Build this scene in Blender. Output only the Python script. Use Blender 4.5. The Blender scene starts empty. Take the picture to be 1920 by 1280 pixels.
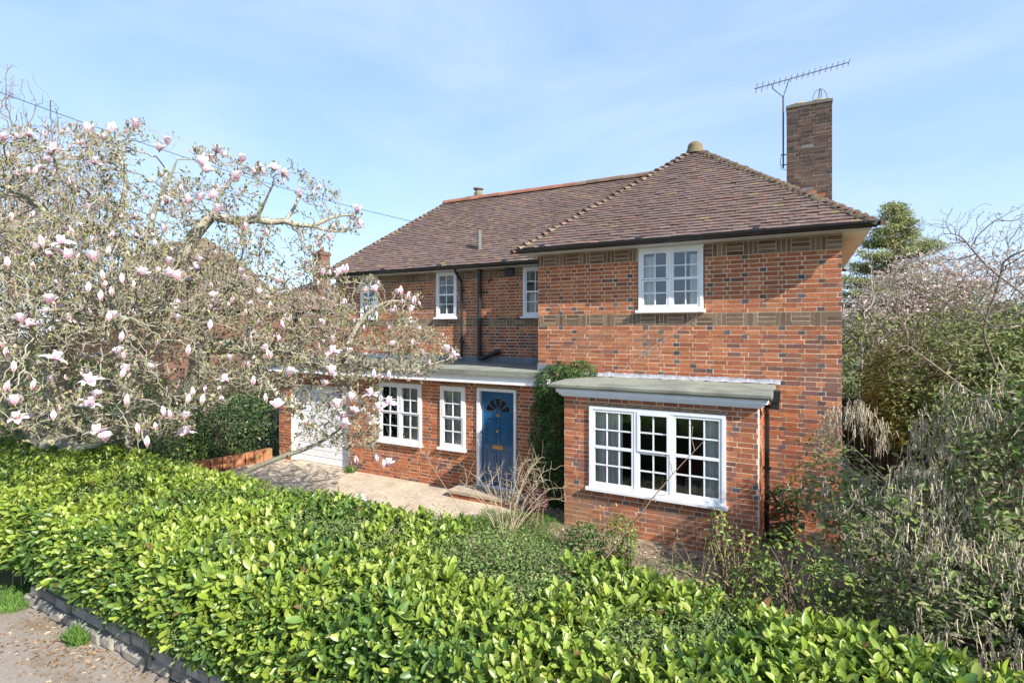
import bpy, math, numpy as np
from mathutils import Vector, Matrix, kdtree, noise as mnoise

# ------------------------------------------------------------------ camera, sky, sun, exposure
scene = bpy.context.scene
COL = scene.collection
H = 3.46                                   # the photographer's pole: eye height above the drive
YAW = math.radians(28.5)
cd = bpy.data.cameras.new("camera")
cam = bpy.data.objects.new("camera", cd)
COL.objects.link(cam)
cam.location = (0, 0, H)
cam.rotation_euler = (math.radians(90), 0, YAW)
cd.sensor_width = 36.0
cd.lens = 997 / 1920 * 36
cd.shift_y = -24 / 1920
cd.clip_start = 0.05
cd.clip_end = 2000
scene.camera = cam

SUN = Vector((3.1, -1.0, 2.25)).normalized()       # direction towards the sun
world = bpy.data.worlds.new("World")
scene.world = world
world.use_nodes = True
wn, wl = world.node_tree.nodes, world.node_tree.links
wn.clear()
w_out = wn.new("ShaderNodeOutputWorld")
w_bg = wn.new("ShaderNodeBackground")
sky = wn.new("ShaderNodeTexSky")
sky.sky_type = 'NISHITA'
sky.sun_disc = False
sky.sun_elevation = math.asin(SUN.z)
sky.sun_rotation = math.atan2(SUN.x, SUN.y)
sky.altitude = 50
sky.air_density = 1.0
sky.dust_density = 0.4
sky.ozone_density = 2.5
w_bg.inputs[1].default_value = 0.15
# thin high cirrus, as a property of the sky itself
geo = wn.new("ShaderNodeTexCoord")
mp = wn.new("ShaderNodeMapping")
mp.inputs['Scale'].default_value = (1.0, 1.6, 3.2)
mp.inputs['Rotation'].default_value = (0.5, 0.35, 0.6)
nz = wn.new("ShaderNodeTexNoise")
nz.inputs['Scale'].default_value = 1.7
nz.inputs['Detail'].default_value = 7
nz.inputs['Roughness'].default_value = 0.55
nz.inputs['Distortion'].default_value = 0.35
rp = wn.new("ShaderNodeValToRGB")
rp.color_ramp.elements[0].position = 0.42
rp.color_ramp.elements[0].color = (0.0, 0.0, 0.0, 1)
rp.color_ramp.elements[1].position = 0.78
rp.color_ramp.elements[1].color = (0.50, 0.50, 0.50, 1)
mx = wn.new("ShaderNodeMixRGB")
mx.inputs[2].default_value = (1.10, 1.60, 2.60, 1)
wl.new(geo.outputs['Generated'], mp.inputs[0])
wl.new(mp.outputs[0], nz.inputs['Vector'])
wl.new(nz.outputs['Fac'], rp.inputs[0])
mx.inputs[0].default_value = 0.72
wl.new(sky.outputs[0], mx.inputs[1])
cl = wn.new("ShaderNodeMixRGB")
cl.inputs[2].default_value = (2.3, 2.6, 3.0, 1)
wl.new(mx.outputs[0], cl.inputs[1])
wl.new(rp.outputs[0], cl.inputs[0])
wl.new(cl.outputs[0], w_bg.inputs[0])
wl.new(w_bg.outputs[0], w_out.inputs[0])

sd = bpy.data.lights.new("sun", 'SUN')
sd.energy = 3.8
sd.angle = math.radians(0.53)
sd.color = (1.0, 0.95, 0.87)
so = bpy.data.objects.new("sun", sd)
COL.objects.link(so)
so.location = (20, -8, 20)
so.rotation_euler = SUN.to_track_quat('Z', 'Y').to_euler()

scene.view_settings.view_transform = 'Standard'
scene.view_settings.look = 'None'
scene.view_settings.exposure = 1.40
scene.view_settings.gamma = 1.0
scene.view_settings.use_curve_mapping = False
scene.cycles.max_bounces = 8
scene.cycles.transparent_max_bounces = 16
scene.cycles.caustics_reflective = False
scene.cycles.caustics_refractive = False

# ------------------------------------------------------------------ helpers
SY, CY = math.sin(YAW), math.cos(YAW)
def P(x, y, d):
    """a point seen at photo pixel x, y at view depth d metres"""
    u = (x - 960) / 997
    return np.array([(-SY + CY * u) * d, (CY + SY * u) * d, H + (616 - y) / 997 * d])

def rng_(s): return np.random.default_rng(s)

LOC = {}                                    # world location of each object (none is rotated)
class MB:
    def __init__(self):
        self.v, self.f, self.c, self.m, self.n = [], [], [], [], 0
    def add(self, verts, faces, col=(1, 1, 1), mi=0):
        verts = np.asarray(verts, float).reshape(-1, 3)
        self.v.append(verts)
        for f in faces:
            self.f.append(np.asarray(f, np.int64) + self.n)
        k = len(faces)
        c = np.asarray(col, float)
        self.c.append(np.tile(c, (k, 1)) if c.ndim == 1 else c)
        self.m.append(np.full(k, mi))
        self.n += len(verts)
    def arr(self, verts, faces, cols, mi=0):
        """many faces of one size: verts (n,3), faces (k,q), cols (k,3)"""
        self.v.append(verts)
        self.f.append((faces + self.n))
        self.c.append(cols)
        self.m.append(np.full(len(faces), mi))
        self.n += len(verts)
    def inst(self, tv, tf, M, p, cols, mi=0, tcol=None):
        """copies of a template: M (k,3,3) columns are the axes, p (k,3), cols (k,3)"""
        k, nv = len(p), len(tv)
        if k == 0: return
        v = np.einsum('kij,nj->kni', M, tv) + p[:, None, :]
        f = (np.arange(k) * nv)[:, None, None] + tf[None]
        c = np.repeat(cols, len(tf), axis=0)
        if tcol is not None:
            c = c * np.tile(tcol, (k, 1))
        self.arr(v.reshape(-1, 3), f.reshape(-1, tf.shape[1]), c, mi)
    def box(self, x0, x1, y0, y1, z0, z1, col=(1, 1, 1), mi=0):
        v = [(x, y, z) for x in (x0, x1) for y in (y0, y1) for z in (z0, z1)]
        self.add(v, [(0, 1, 3, 2), (4, 6, 7, 5), (0, 4, 5, 1), (2, 3, 7, 6), (0, 2, 6, 4), (1, 5, 7, 3)], col, mi)
    def tube(self, pts, r, sides=8, col=(1, 1, 1), mi=0, cap=True):
        pts = np.asarray(pts, float)
        n = len(pts)
        r = np.full(n, r, float) if np.isscalar(r) else np.asarray(r, float)
        t = np.gradient(pts, axis=0)
        t /= np.linalg.norm(t, axis=1)[:, None] + 1e-12
        a = np.array([0, 0, 1.0]) if abs(t[0][2]) < 0.9 else np.array([1.0, 0, 0])
        u = np.cross(t[0], a); u /= np.linalg.norm(u)
        us = [u]
        for i in range(1, n):
            u = us[-1] - t[i] * np.dot(us[-1], t[i])
            u /= np.linalg.norm(u) + 1e-12
            us.append(u)
        us = np.array(us); ws = np.cross(t, us)
        an = np.arange(sides) * 2 * math.pi / sides
        ring = us[:, None, :] * np.cos(an)[None, :, None] + ws[:, None, :] * np.sin(an)[None, :, None]
        v = pts[:, None, :] + ring * r[:, None, None]
        i = np.arange(n - 1)[:, None] * sides; j = np.arange(sides)[None, :]; j2 = (j + 1) % sides
        f = np.stack([i + j, i + j2, i + sides + j2, i + sides + j], -1).reshape(-1, 4)
        b = self.n
        self.arr(v.reshape(-1, 3), f, np.tile(np.asarray(col, float), (len(f), 1)), mi)
        if cap and sides > 3:
            self.f.append(np.arange(sides)[::-1] + b); self.f.append(np.arange(sides) + b + (n - 1) * sides)
            self.c.append(np.tile(np.asarray(col, float), (2, 1))); self.m.append(np.full(2, mi))
    def lathe(self, prof, c, sides=16, col=(1, 1, 1), mi=0):
        """profile of (r, z) turned round the vertical through c"""
        pr = np.asarray(prof, float)
        an = np.arange(sides) * 2 * math.pi / sides
        v = np.stack([c[0] + pr[:, 0:1] * np.cos(an), c[1] + pr[:, 0:1] * np.sin(an), np.repeat(c[2] + pr[:, 1:2], sides, 1)], -1).reshape(-1, 3)
        f = [(i * sides + j, i * sides + (j + 1) % sides, (i + 1) * sides + (j + 1) % sides, (i + 1) * sides + j) for i in range(len(pr) - 1) for j in range(sides)]
        self.add(v, f, col, mi)
    def build(self, name, mats, parent=None, smooth=False, loc=None, **tags):
        v = np.concatenate(self.v) if self.v else np.zeros((0, 3))
        sizes, idx = [], []
        for f in self.f:
            if f.ndim == 1:
                sizes.append(np.array([len(f)])); idx.append(f)
            else:
                sizes.append(np.full(len(f), f.shape[1])); idx.append(f.reshape(-1))
        sizes = np.concatenate(sizes); idx = np.concatenate(idx)
        c = np.concatenate(self.c); m = np.concatenate(self.m)
        if parent is not None: off = LOC[parent.name]
        elif loc is not None: off = np.asarray(loc, float)
        else: off = np.array([(v[:, 0].min() + v[:, 0].max()) / 2, (v[:, 1].min() + v[:, 1].max()) / 2, v[:, 2].min()])
        me = bpy.data.meshes.new(name)
        me.vertices.add(len(v)); me.vertices.foreach_set('co', (v - off).reshape(-1).astype(np.float32))
        me.loops.add(len(idx)); me.loops.foreach_set('vertex_index', idx.astype(np.int32))
        me.polygons.add(len(sizes))
        me.polygons.foreach_set('loop_start', (np.cumsum(sizes) - sizes).astype(np.int32))
        me.polygons.foreach_set('loop_total', sizes.astype(np.int32))
        me.polygons.foreach_set('material_index', m.astype(np.int32))
        me.polygons.foreach_set('use_smooth', np.full(len(sizes), smooth))
        at = me.attributes.new('col', 'FLOAT_COLOR', 'FACE')
        at.data.foreach_set('color', np.concatenate([c, np.ones((len(c), 1))], 1).reshape(-1).astype(np.float32))
        me.update(calc_edges=True)
        me.validate()
        for mm in (mats if isinstance(mats, (list, tuple)) else [mats]): me.materials.append(mm)
        o = bpy.data.objects.new(name, me)
        COL.objects.link(o)
        if parent is not None: o.parent = parent
        else: o.location = off
        LOC[o.name] = off
        for k, val in tags.items(): o[k] = val
        return o

def thing(name, loc, label, category, group=None):
    o = bpy.data.objects.new(name, None)
    o.empty_display_size = 0.3
    COL.objects.link(o)
    o.location = loc
    LOC[o.name] = np.asarray(loc, float)
    o['label'] = label; o['category'] = category
    if group: o['group'] = group
    return o

# ------------------------------------------------------------------ materials
def mat(name, col=(0.5, 0.5, 0.5), attr=False, rough=0.8, spec=0.3, var=0.0, vscale=20.0, bump=0.0, bscale=60.0, transl=0.0, metal=0.0, stain=None, coat=0.0):
    m = bpy.data.materials.new(name)
    m.use_nodes = True
    N, L = m.node_tree.nodes, m.node_tree.links
    b = N['Principled BSDF']; out = N['Material Output']
    b.inputs['Roughness'].default_value = rough
    b.inputs['Specular IOR Level'].default_value = spec
    b.inputs['Metallic'].default_value = metal
    b.inputs['Coat Weight'].default_value = coat
    tc = N.new('ShaderNodeTexCoord')
    if attr:
        a = N.new('ShaderNodeAttribute'); a.attribute_name = 'col'; src = a.outputs['Color']
    else:
        a = N.new('ShaderNodeRGB'); a.outputs[0].default_value = (*col, 1); src = a.outputs[0]
    if var > 0:
        t = N.new('ShaderNodeTexNoise'); t.inputs['Scale'].default_value = vscale; t.inputs['Detail'].default_value = 6
        L.new(tc.outputs['Object'], t.inputs['Vector'])
        r = N.new('ShaderNodeMapRange'); r.inputs[1].default_value = 0.25; r.inputs[2].default_value = 0.75
        r.inputs[3].default_value = 1 - var; r.inputs[4].default_value = 1 + var
        L.new(t.outputs['Fac'], r.inputs[0])
        x = N.new('ShaderNodeMixRGB'); x.blend_type = 'MULTIPLY'; x.inputs[0].default_value = 1
        L.new(src, x.inputs[1]); L.new(r.outputs[0], x.inputs[2]); src = x.outputs[0]
    if stain:                              # (colour, noise scale, threshold, amount): patches of dirt, moss or lichen
        sc, ss, th, am = stain
        t = N.new('ShaderNodeTexNoise'); t.inputs['Scale'].default_value = ss; t.inputs['Detail'].default_value = 8; t.inputs['Roughness'].default_value = 0.65
        L.new(tc.outputs['Object'], t.inputs['Vector'])
        r = N.new('ShaderNodeMapRange'); r.inputs[1].default_value = th; r.inputs[2].default_value = th + 0.14
        r.inputs[3].default_value = 0; r.inputs[4].default_value = am
        L.new(t.outputs['Fac'], r.inputs[0])
        x = N.new('ShaderNodeMixRGB'); L.new(r.outputs[0], x.inputs[0]); L.new(src, x.inputs[1]); x.inputs[2].default_value = (*sc, 1); src = x.outputs[0]
    L.new(src, b.inputs['Base Color'])
    if bump > 0:
        t = N.new('ShaderNodeTexNoise'); t.inputs['Scale'].default_value = bscale; t.inputs['Detail'].default_value = 5
        L.new(tc.outputs['Object'], t.inputs['Vector'])
        bp = N.new('ShaderNodeBump'); bp.inputs['Strength'].default_value = bump; bp.inputs['Distance'].default_value = 0.02
        L.new(t.outputs['Fac'], bp.inputs['Height']); L.new(bp.outputs[0], b.inputs['Normal'])
    if transl > 0:
        tr = N.new('ShaderNodeBsdfTranslucent'); L.new(src, tr.inputs['Color'])
        ms = N.new('ShaderNodeMixShader'); ms.inputs[0].default_value = transl
        L.new(b.outputs[0], ms.inputs[1]); L.new(tr.outputs[0], ms.inputs[2]); L.new(ms.outputs[0], out.inputs['Surface'])
    return m

def glass_mat(name, tint=(0.97, 0.98, 0.98), boost=1.0):
    m = bpy.data.materials.new(name); m.use_nodes = True
    N, L = m.node_tree.nodes, m.node_tree.links
    N.remove(N['Principled BSDF']); out = N['Material Output']
    g = N.new('ShaderNodeBsdfGlossy'); g.inputs['Roughness'].default_value = 0.02; g.inputs['Color'].default_value = (0.9, 0.95, 1, 1)
    t = N.new('ShaderNodeBsdfTransparent'); t.inputs[0].default_value = (*tint, 1)
    f = N.new('ShaderNodeFresnel'); f.inputs[0].default_value = 1.5
    mu = N.new('ShaderNodeMath'); mu.operation = 'MULTIPLY'; mu.inputs[1].default_value = boost; mu.use_clamp = True
    tc = N.new('ShaderNodeTexCoord'); ns = N.new('ShaderNodeTexNoise'); ns.inputs['Scale'].default_value = 3.5
    bp = N.new('ShaderNodeBump'); bp.inputs['Strength'].default_value = 0.08; bp.inputs['Distance'].default_value = 0.05
    L.new(tc.outputs['Object'], ns.inputs['Vector']); L.new(ns.outputs['Fac'], bp.inputs['Height']); L.new(bp.outputs[0], g.inputs['Normal'])
    mi = N.new('ShaderNodeMixShader')
    L.new(f.outputs[0], mu.inputs[0]); L.new(mu.outputs[0], mi.inputs[0]); L.new(t.outputs[0], mi.inputs[1]); L.new(g.outputs[0], mi.inputs[2]); L.new(mi.outputs[0], out.inputs['Surface'])
    return m

def paver_mat():
    m = mat('paver', (0.44, 0.34, 0.26), rough=0.9)
    N, L = m.node_tree.nodes, m.node_tree.links
    b = N['Principled BSDF']; tc = N['Texture Coordinate']
    br = N.new('ShaderNodeTexBrick')
    br.inputs['Color1'].default_value = (0.52, 0.43, 0.325, 1); br.inputs['Color2'].default_value = (0.45, 0.355, 0.265, 1)
    br.inputs['Mortar'].default_value = (0.33, 0.28, 0.21, 1)
    br.inputs['Scale'].default_value = 1; br.inputs['Mortar Size'].default_value = 0.006; br.inputs['Brick Width'].default_value = 0.2; br.inputs['Row Height'].default_value = 0.1
    mp_ = N.new('ShaderNodeMapping'); mp_.inputs['Rotation'].default_value = (0, 0, 0.4)
    L.new(tc.outputs['Object'], mp_.inputs[0]); L.new(mp_.outputs[0], br.inputs['Vector'])
    t = N.new('ShaderNodeTexNoise'); t.inputs['Scale'].default_value = 1.6; t.inputs['Detail'].default_value = 9; t.inputs['Roughness'].default_value = 0.7
    L.new(tc.outputs['Object'], t.inputs['Vector'])
    r = N.new('ShaderNodeMapRange'); r.inputs[1].default_value = 0.3; r.inputs[2].default_value = 0.7; r.inputs[3].default_value = 0.72; r.inputs[4].default_value = 1.2
    L.new(t.outputs['Fac'], r.inputs[0])
    x = N.new('ShaderNodeMixRGB'); x.blend_type = 'MULTIPLY'; x.inputs[0].default_value = 1
    L.new(br.outputs['Color'], x.inputs[1]); L.new(r.outputs[0], x.inputs[2]); L.new(x.outputs[0], b.inputs['Base Color'])
    bp = N.new('ShaderNodeBump'); bp.inputs['Strength'].default_value = 0.5; bp.inputs['Distance'].default_value = 0.004; bp.invert = True
    L.new(br.outputs['Fac'], bp.inputs['Height']); L.new(bp.outputs[0], b.inputs['Normal'])
    return m

M_BRICK = mat('brick', attr=True, rough=0.88, spec=0.2, var=0.22, vscale=28, bump=0.35, bscale=90, stain=((0.25, 0.18, 0.13), 0.8, 0.54, 0.45))
M_MORTAR = mat('lime_mortar', (0.70, 0.57, 0.40), rough=0.95, spec=0.1, var=0.2, vscale=6)
M_BMORT = mat('dull_mortar', (0.50, 0.39, 0.26), rough=0.95, spec=0.1, var=0.3, vscale=6)
M_SOOT = mat('sooty_mortar', (0.27, 0.22, 0.16), rough=0.95, spec=0.1, var=0.3, vscale=4)
M_TILE = mat('clay_tile', attr=True, rough=0.86, spec=0.25, var=0.14, vscale=22, bump=0.3, bscale=70, stain=((0.20, 0.17, 0.10), 1.3, 0.62, 0.35))
M_DECK = mat('roof_underlay', (0.03, 0.028, 0.025), rough=0.95)
M_WHITE = mat('white_paint', (0.78, 0.79, 0.80), rough=0.42, spec=0.4, var=0.05, vscale=5, bump=0.06, bscale=30)
M_CREAM = mat('soffit_paint', (0.60, 0.60, 0.60), rough=0.6, var=0.10, vscale=4, stain=((0.30, 0.21, 0.15), 2.2, 0.60, 0.5))
M_BLACK = mat('black_plastic', (0.018, 0.018, 0.02), rough=0.32, spec=0.5, var=0.2, vscale=9)
M_FELT = mat('mineral_felt', (0.22, 0.225, 0.185), rough=0.95, var=0.35, vscale=2.2, bump=0.3, bscale=120, stain=((0.13, 0.14, 0.09), 2.2, 0.56, 0.6))
M_LEAD = mat('lead_flashing', (0.16, 0.185, 0.22), rough=0.5, spec=0.5, var=0.25, vscale=5, bump=0.3, bscale=14)
M_LEADW = mat('bright_flashing', (0.33, 0.33, 0.35), rough=0.5, var=0.3, vscale=9, bump=0.8, bscale=18)
M_BLUE = mat('blue_paint', (0.014, 0.095, 0.205), rough=0.25, spec=0.5, var=0.06, vscale=5, coat=0.3)
M_BRASS = mat('brass', (0.45, 0.30, 0.12), rough=0.35, metal=0.9, var=0.2)
M_STEEL = mat('dull_steel', (0.07, 0.07, 0.075), rough=0.6, metal=0.3, var=0.2)
M_GLASS = glass_mat('window_glass', boost=1.7)
M_NET = mat('net_fabric', (0.72, 0.78, 0.74), rough=0.9, var=0.08, vscale=8, transl=0.02)
M_CURT = mat('curtain_fabric', (0.90, 0.88, 0.80), rough=0.9, var=0.06, vscale=6, transl=0.04)
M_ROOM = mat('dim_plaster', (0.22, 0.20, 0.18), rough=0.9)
M_RED = mat('burgundy_cloth', (0.13, 0.02, 0.03), rough=0.9, var=0.2)
M_WOOD = mat('pale_wood', (0.45, 0.33, 0.18), rough=0.5, var=0.2)
M_LEAF = mat('leaf', attr=True, rough=0.36, spec=0.5, var=0.10, vscale=3, transl=0.32)
M_LEAFD = mat('matt_leaf', attr=True, rough=0.6, spec=0.25, var=0.15, vscale=4, transl=0.22)
M_BARK = mat('bark', attr=True, rough=0.92, spec=0.15, var=0.30, vscale=14, bump=0.6, bscale=40)
M_TWIG = mat('twig_bark', attr=True, rough=0.9, spec=0.15, var=0.15, vscale=9)
M_PETAL = mat('petal', attr=True, rough=0.5, spec=0.3, transl=0.3)
M_STONE = mat('rough_stone', attr=True, rough=0.95, var=0.3, vscale=9, bump=0.9, bscale=16, stain=((0.09, 0.10, 0.06), 3.0, 0.55, 0.5))
M_SOIL = mat('soil', (0.22, 0.165, 0.115), rough=1.0, spec=0.1, var=0.45, vscale=7, bump=1.0, bscale=30, stain=((0.38, 0.31, 0.22), 5.0, 0.52, 0.7))
M_EARTH = mat('rough_ground', (0.11, 0.12, 0.055), rough=1.0, spec=0.1, var=0.4, vscale=0.8, bump=0.6, bscale=12)
M_PAVE = mat('pavement_asphalt', (0.27, 0.235, 0.20), rough=0.95, spec=0.15, var=0.22, vscale=26, bump=0.4, bscale=160, stain=((0.16, 0.125, 0.075), 1.9, 0.50, 0.6))
M_PAVER = paver_mat()
M_WIRE = mat('wire_sheath', (0.03, 0.03, 0.035), rough=0.6)
M_FENCE = mat('stained_fence', (0.06, 0.045, 0.035), rough=0.85, var=0.4, vscale=7)
M_DRY = mat('dry_litter', attr=True, rough=0.95, spec=0.1, transl=0.1)

# ------------------------------------------------------------------ ground
def sheet(name, pts, z, m, **t):
    b = MB(); b.add([(x, y, z) for x, y in pts], [tuple(range(len(pts)))])
    return b.build(name, m, kind='structure', **t)
sheet('ground', [(-250, -60), (250, -60), (250, 400), (-250, 400)], -0.02, M_EARTH)
sheet('pavement', [(-40, -4), (12, -4), (12, 3.0), (-40, 3.0)], 0.0, M_PAVE)
sheet('driveway', [(-12.35, 4.55), (-5.6, 4.55), (-5.3, 7.6), (-4.75, 8.5), (-4.62, 9.5), (-12.35, 9.8)], 0.0, M_PAVER)
def bumpy(name, x0, x1, y0, y1, nx, ny, zf, m, **t):
    xs = np.linspace(x0, x1, nx); ys = np.linspace(y0, y1, ny)
    v = np.array([(x, y, zf(x, y)) for x in xs for y in ys])
    f = np.array([(i * ny + j, (i + 1) * ny + j, (i + 1) * ny + j + 1, i * ny + j + 1) for i in range(nx - 1) for j in range(ny - 1)])
    b = MB(); b.arr(v, f, np.ones((len(f), 3)))
    return b.build(name, m, smooth=True, **t)
def soil_z(x, y):
    e = min(1, max(0, (x - (-5.5 + 0.12 * max(0, y - 5) ** 1.4)) / 0.6)) * min(1, max(0, (9.75 - y) / 0.3 + 0.2))
    return -0.015 + e * (0.06 + 0.09 * (0.5 + mnoise.noise((x * 1.3, y * 1.3, 0.3))) + 0.02 * mnoise.noise((x * 6, y * 6, 2)))
bumpy('garden_bed', -5.9, 6.0, 3.1, 9.75, 120, 66, soil_z, M_SOIL, kind='structure')

# ------------------------------------------------------------------ the house
house = thing('brick_house', (-5.0, 9.54, 0), 'two storey red brick house with hipped clay tile roofs behind the laurel hedge', 'house')

ORANGE = np.array([(0.410, 0.142, 0.064), (0.385, 0.128, 0.058), (0.355, 0.118, 0.058), (0.435, 0.164, 0.075), (0.325, 0.107, 0.055)])
PURPLE = np.array([(0.225, 0.098, 0.072), (0.185, 0.090, 0.075), (0.26, 0.115, 0.078)])
DARK = np.array([(0.085, 0.078, 0.085), (0.105, 0.09, 0.09), (0.14, 0.11, 0.095), (0.12, 0.08, 0.07)])
BROWN = np.array([(0.170, 0.108, 0.070), (0.200, 0.130, 0.086), (0.150, 0.096, 0.066), (0.225, 0.155, 0.105)])
def pick(R, pal, j=0.12): return pal[R.integers(len(pal))] * (1 + R.normal(0, j))
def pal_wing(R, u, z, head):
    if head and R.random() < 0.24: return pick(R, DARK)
    if R.random() < (0.06 if u < 3.9 or z > 3.3 else min(.6, .2 + .3 * (u - 3.9))): return pick(R, PURPLE)  # lower right: duller bricks, with shrub and twig shade mixed into their colour
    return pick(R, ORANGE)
def pal_low(R, u, z, head):
    if head and R.random() < 0.20: return pick(R, DARK)
    if R.random() < 0.18: return pick(R, PURPLE)
    return pick(R, ORANGE)
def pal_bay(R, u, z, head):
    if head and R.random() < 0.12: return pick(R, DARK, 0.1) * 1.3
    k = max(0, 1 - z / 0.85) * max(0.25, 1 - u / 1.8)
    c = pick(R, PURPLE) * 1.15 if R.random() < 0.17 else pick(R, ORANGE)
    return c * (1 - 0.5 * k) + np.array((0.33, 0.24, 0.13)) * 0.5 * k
def pal_chim(R, u, z, head):
    if z < 6.35 and 0.42 < u < 0.68 and R.random() < 0.75: return pick(R, ORANGE)
    if R.random() < 0.03: return np.array((0.18, 0.17, 0.17)) * (1 + R.normal(0, .15))
    return np.array([(0.078, 0.054, 0.047), (0.098, 0.062, 0.050), (0.064, 0.050, 0.046), (0.11, 0.07, 0.055)])[R.integers(4)] * (1 + R.normal(0, .14))

def brick_box(vs, cs, o, u, n, u0, u1, z0, z1, col, R):
    d = R.normal(0, 0.0012)
    a = 0.0105 + d
    for (uu, zz, dd) in ((u0, z0, 0), (u1, z0, 0), (u1, z1, 0), (u0, z1, 0), (u0, z0, -a), (u1, z0, -a), (u1, z1, -a), (u0, z1, -a)):
        vs.append(o + u * uu + n * (dd + d) + np.array((0, 0, zz)))
    cs.append(col)
BF = np.array([(0, 1, 2, 3), (0, 4, 5, 1), (1, 5, 6, 2), (2, 6, 7, 3), (3, 7, 4, 0)])
def wall(name, o, u, n, W, z0, z1, pal, holes=(), bands=(), seed=1, thick=0.25, parent=None, inset=0.0, mortar=None):
    """brick wall: a mortar core with openings and every brick as its own block on the face"""
    R = rng_(seed)
    o, u, n = (np.asarray(q, float) for q in (o, u, n))
    b = MB()
    us = sorted({0, W, *[h[0] for h in holes], *[h[1] for h in holes]})
    zs = sorted({z0, z1, *[h[2] for h in holes], *[h[3] for h in holes]})
    us = [q for q in us if 0 <= q <= W]; zs = [q for q in zs if z0 <= q <= z1]
    for i in range(len(us) - 1):
        for j in range(len(zs) - 1):
            uc, zc = (us[i] + us[i + 1]) / 2, (zs[j] + zs[j + 1]) / 2
            if any(h[0] < uc < h[1] and h[2] < zc < h[3] for h in holes): continue
            v = [o + u * a + n * d + np.array((0, 0, z)) for a in (us[i], us[i + 1]) for d in (-0.0042, -thick) for z in (zs[j], zs[j + 1])]
            b.add(v, [(0, 1, 3, 2), (4, 6, 7, 5), (0, 4, 5, 1), (2, 3, 7, 6), (0, 2, 6, 4), (1, 5, 7, 3)], (1, 1, 1), 1)
    vs, cs = [], []
    bvs, bcs = [], []; bsets = []
    def put(u0, u1, za, zb, col, vv, cc):
        if za >= z1 or zb <= z0: return
        segs = [(max(u0, inset), min(u1, W - inset))]
        for h in holes:
            if h[2] < (za + zb) / 2 < h[3]:
                ns = []
                for a, c in segs:
                    if h[1] <= a or h[0] >= c: ns.append((a, c)); continue
                    if a < h[0]: ns.append((a, h[0]))
                    if c > h[1]: ns.append((h[1], c))
                segs = ns
        for a, c in segs:
            if c - a > 0.02: brick_box(vv, cc, o, u, n, a, c, max(za, z0), min(zb, z1), col, R)
    row = 0; z = -0.015
    while z < z1:
        zm = z + 0.0375
        if zm > z0 and not any(bd < zm < bd + 0.225 for bd in bands):
            x = -0.5625 + (0.28125 if row % 2 else 0) + R.normal(0, 0.006)
            k = 0
            while x < W:
                head = (k % 3 == 2)
                w = 0.1125 if head else 0.225
                j = R.normal(0, 0.0018)
                if x + w > 0: put(x + 0.0068 + j, x + w - 0.0068 + j, z + 0.0065 + R.normal(0, .0012), z + 0.0685 + R.normal(0, .0012), np.clip(pal(R, x, z, head), 0.02, 0.7), vs, cs)
                x += w; k += 1
        row += 1; z += 0.075
    for bd in bands:
        x = -0.1; k = 0
        while x < W:
            if k % 2 == 0:
                for q in range(3): put(x + q * 0.075 + 0.0065, x + q * 0.075 + 0.0685, bd + 0.006, bd + 0.219, pick(R, BROWN, .15), bvs, bcs)
                x += 0.225
            else:
                for q in range(3): put(x + 0.006, x + 0.264, bd + q * 0.075 + 0.0065, bd + q * 0.075 + 0.0685, pick(R, BROWN, .15), bvs, bcs)
                x += 0.270
            k += 1
        bsets.append((bd, bvs, bcs)); bvs, bcs = [], []
    def emit(mb, vv, cc):
        vv = np.array(vv); k = len(cc)
        f = (np.arange(k) * 8)[:, None, None] + BF[None]
        mb.arr(vv, f.reshape(-1, 4), np.repeat(np.array(cc), 5, axis=0), 0)
    if vs: emit(b, vs, cs)
    w = b.build(name, [M_BRICK, mortar or M_MORTAR], parent or house)
    for bd, bvs, bcs in bsets:
        bb = MB(); emit(bb, bvs, bcs)
        if True:
            zt = min(bd + .2255, z1); segs = [(inset, W - inset)]
            for h in holes:
                if h[2] < bd + .11 < h[3]: segs = [(inset, h[0]), (h[1], W - inset)]
            for a, c in segs: bb.add([o + u * p_ + n * -0.0034 + np.array((0, 0, z)) for p_, z in ((a, bd), (c, bd), (c, zt), (a, zt))], [(0, 1, 2, 3)], (1, 1, 1), 1)
        bb.build('brick_band', [M_BRICK, M_BMORT], w)
    return w

X, Y, NX, NY = (1, 0, 0), (0, 1, 0), (-1, 0, 0), (0, -1, 0)
# ground floor front with garage opening, two windows and the door
GX0 = -12.28
GO = [(-11.80, -9.72, -1, 2.03), (-8.735, -7.485, 0.83, 2.205), (-6.965, -6.313, 0.85, 2.205), (-6.015, -5.072, -1, 2.22)]
wall('ground_floor_wall', (GX0, 9.54, 0), X, NY, 12.28 - 4.55, 0, 2.47, pal_low, [(a - GX0, c - GX0, z0, z1) for a, c, z0, z1 in GO], seed=3)
wall('end_wall', (GX0, 16.1, 0), NY, NX, 6.30, 0, 2.5, pal_low, seed=4)
wall('end_wall', (-12.2, 16.1, 0), NY, NX, 4.39, 2.501, 4.94, pal_wing, bands=(3.51, 4.71), seed=6)
wall('porch_return_wall', (-4.55, 9.54 + 0.01, 0), Y, X, 0.25, 0, 2.47, pal_low, seed=5, thick=0.2)
# projecting wing
WX0, WX1 = -4.714, 0.566
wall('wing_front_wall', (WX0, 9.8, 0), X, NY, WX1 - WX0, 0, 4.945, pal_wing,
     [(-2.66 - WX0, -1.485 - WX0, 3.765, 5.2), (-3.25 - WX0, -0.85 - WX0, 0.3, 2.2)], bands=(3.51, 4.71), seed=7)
wall('wing_side_wall', (WX0, 11.2, 0), NY, NX, 1.14, 2.55, 4.945, pal_wing, bands=(3.51, 4.71), seed=8, thick=0.22)
wall('flank_wall', (WX1, 10.06, 0), Y, X, 6.0, 0, 4.945, pal_wing, bands=(3.51, 4.71), seed=9)
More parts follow.
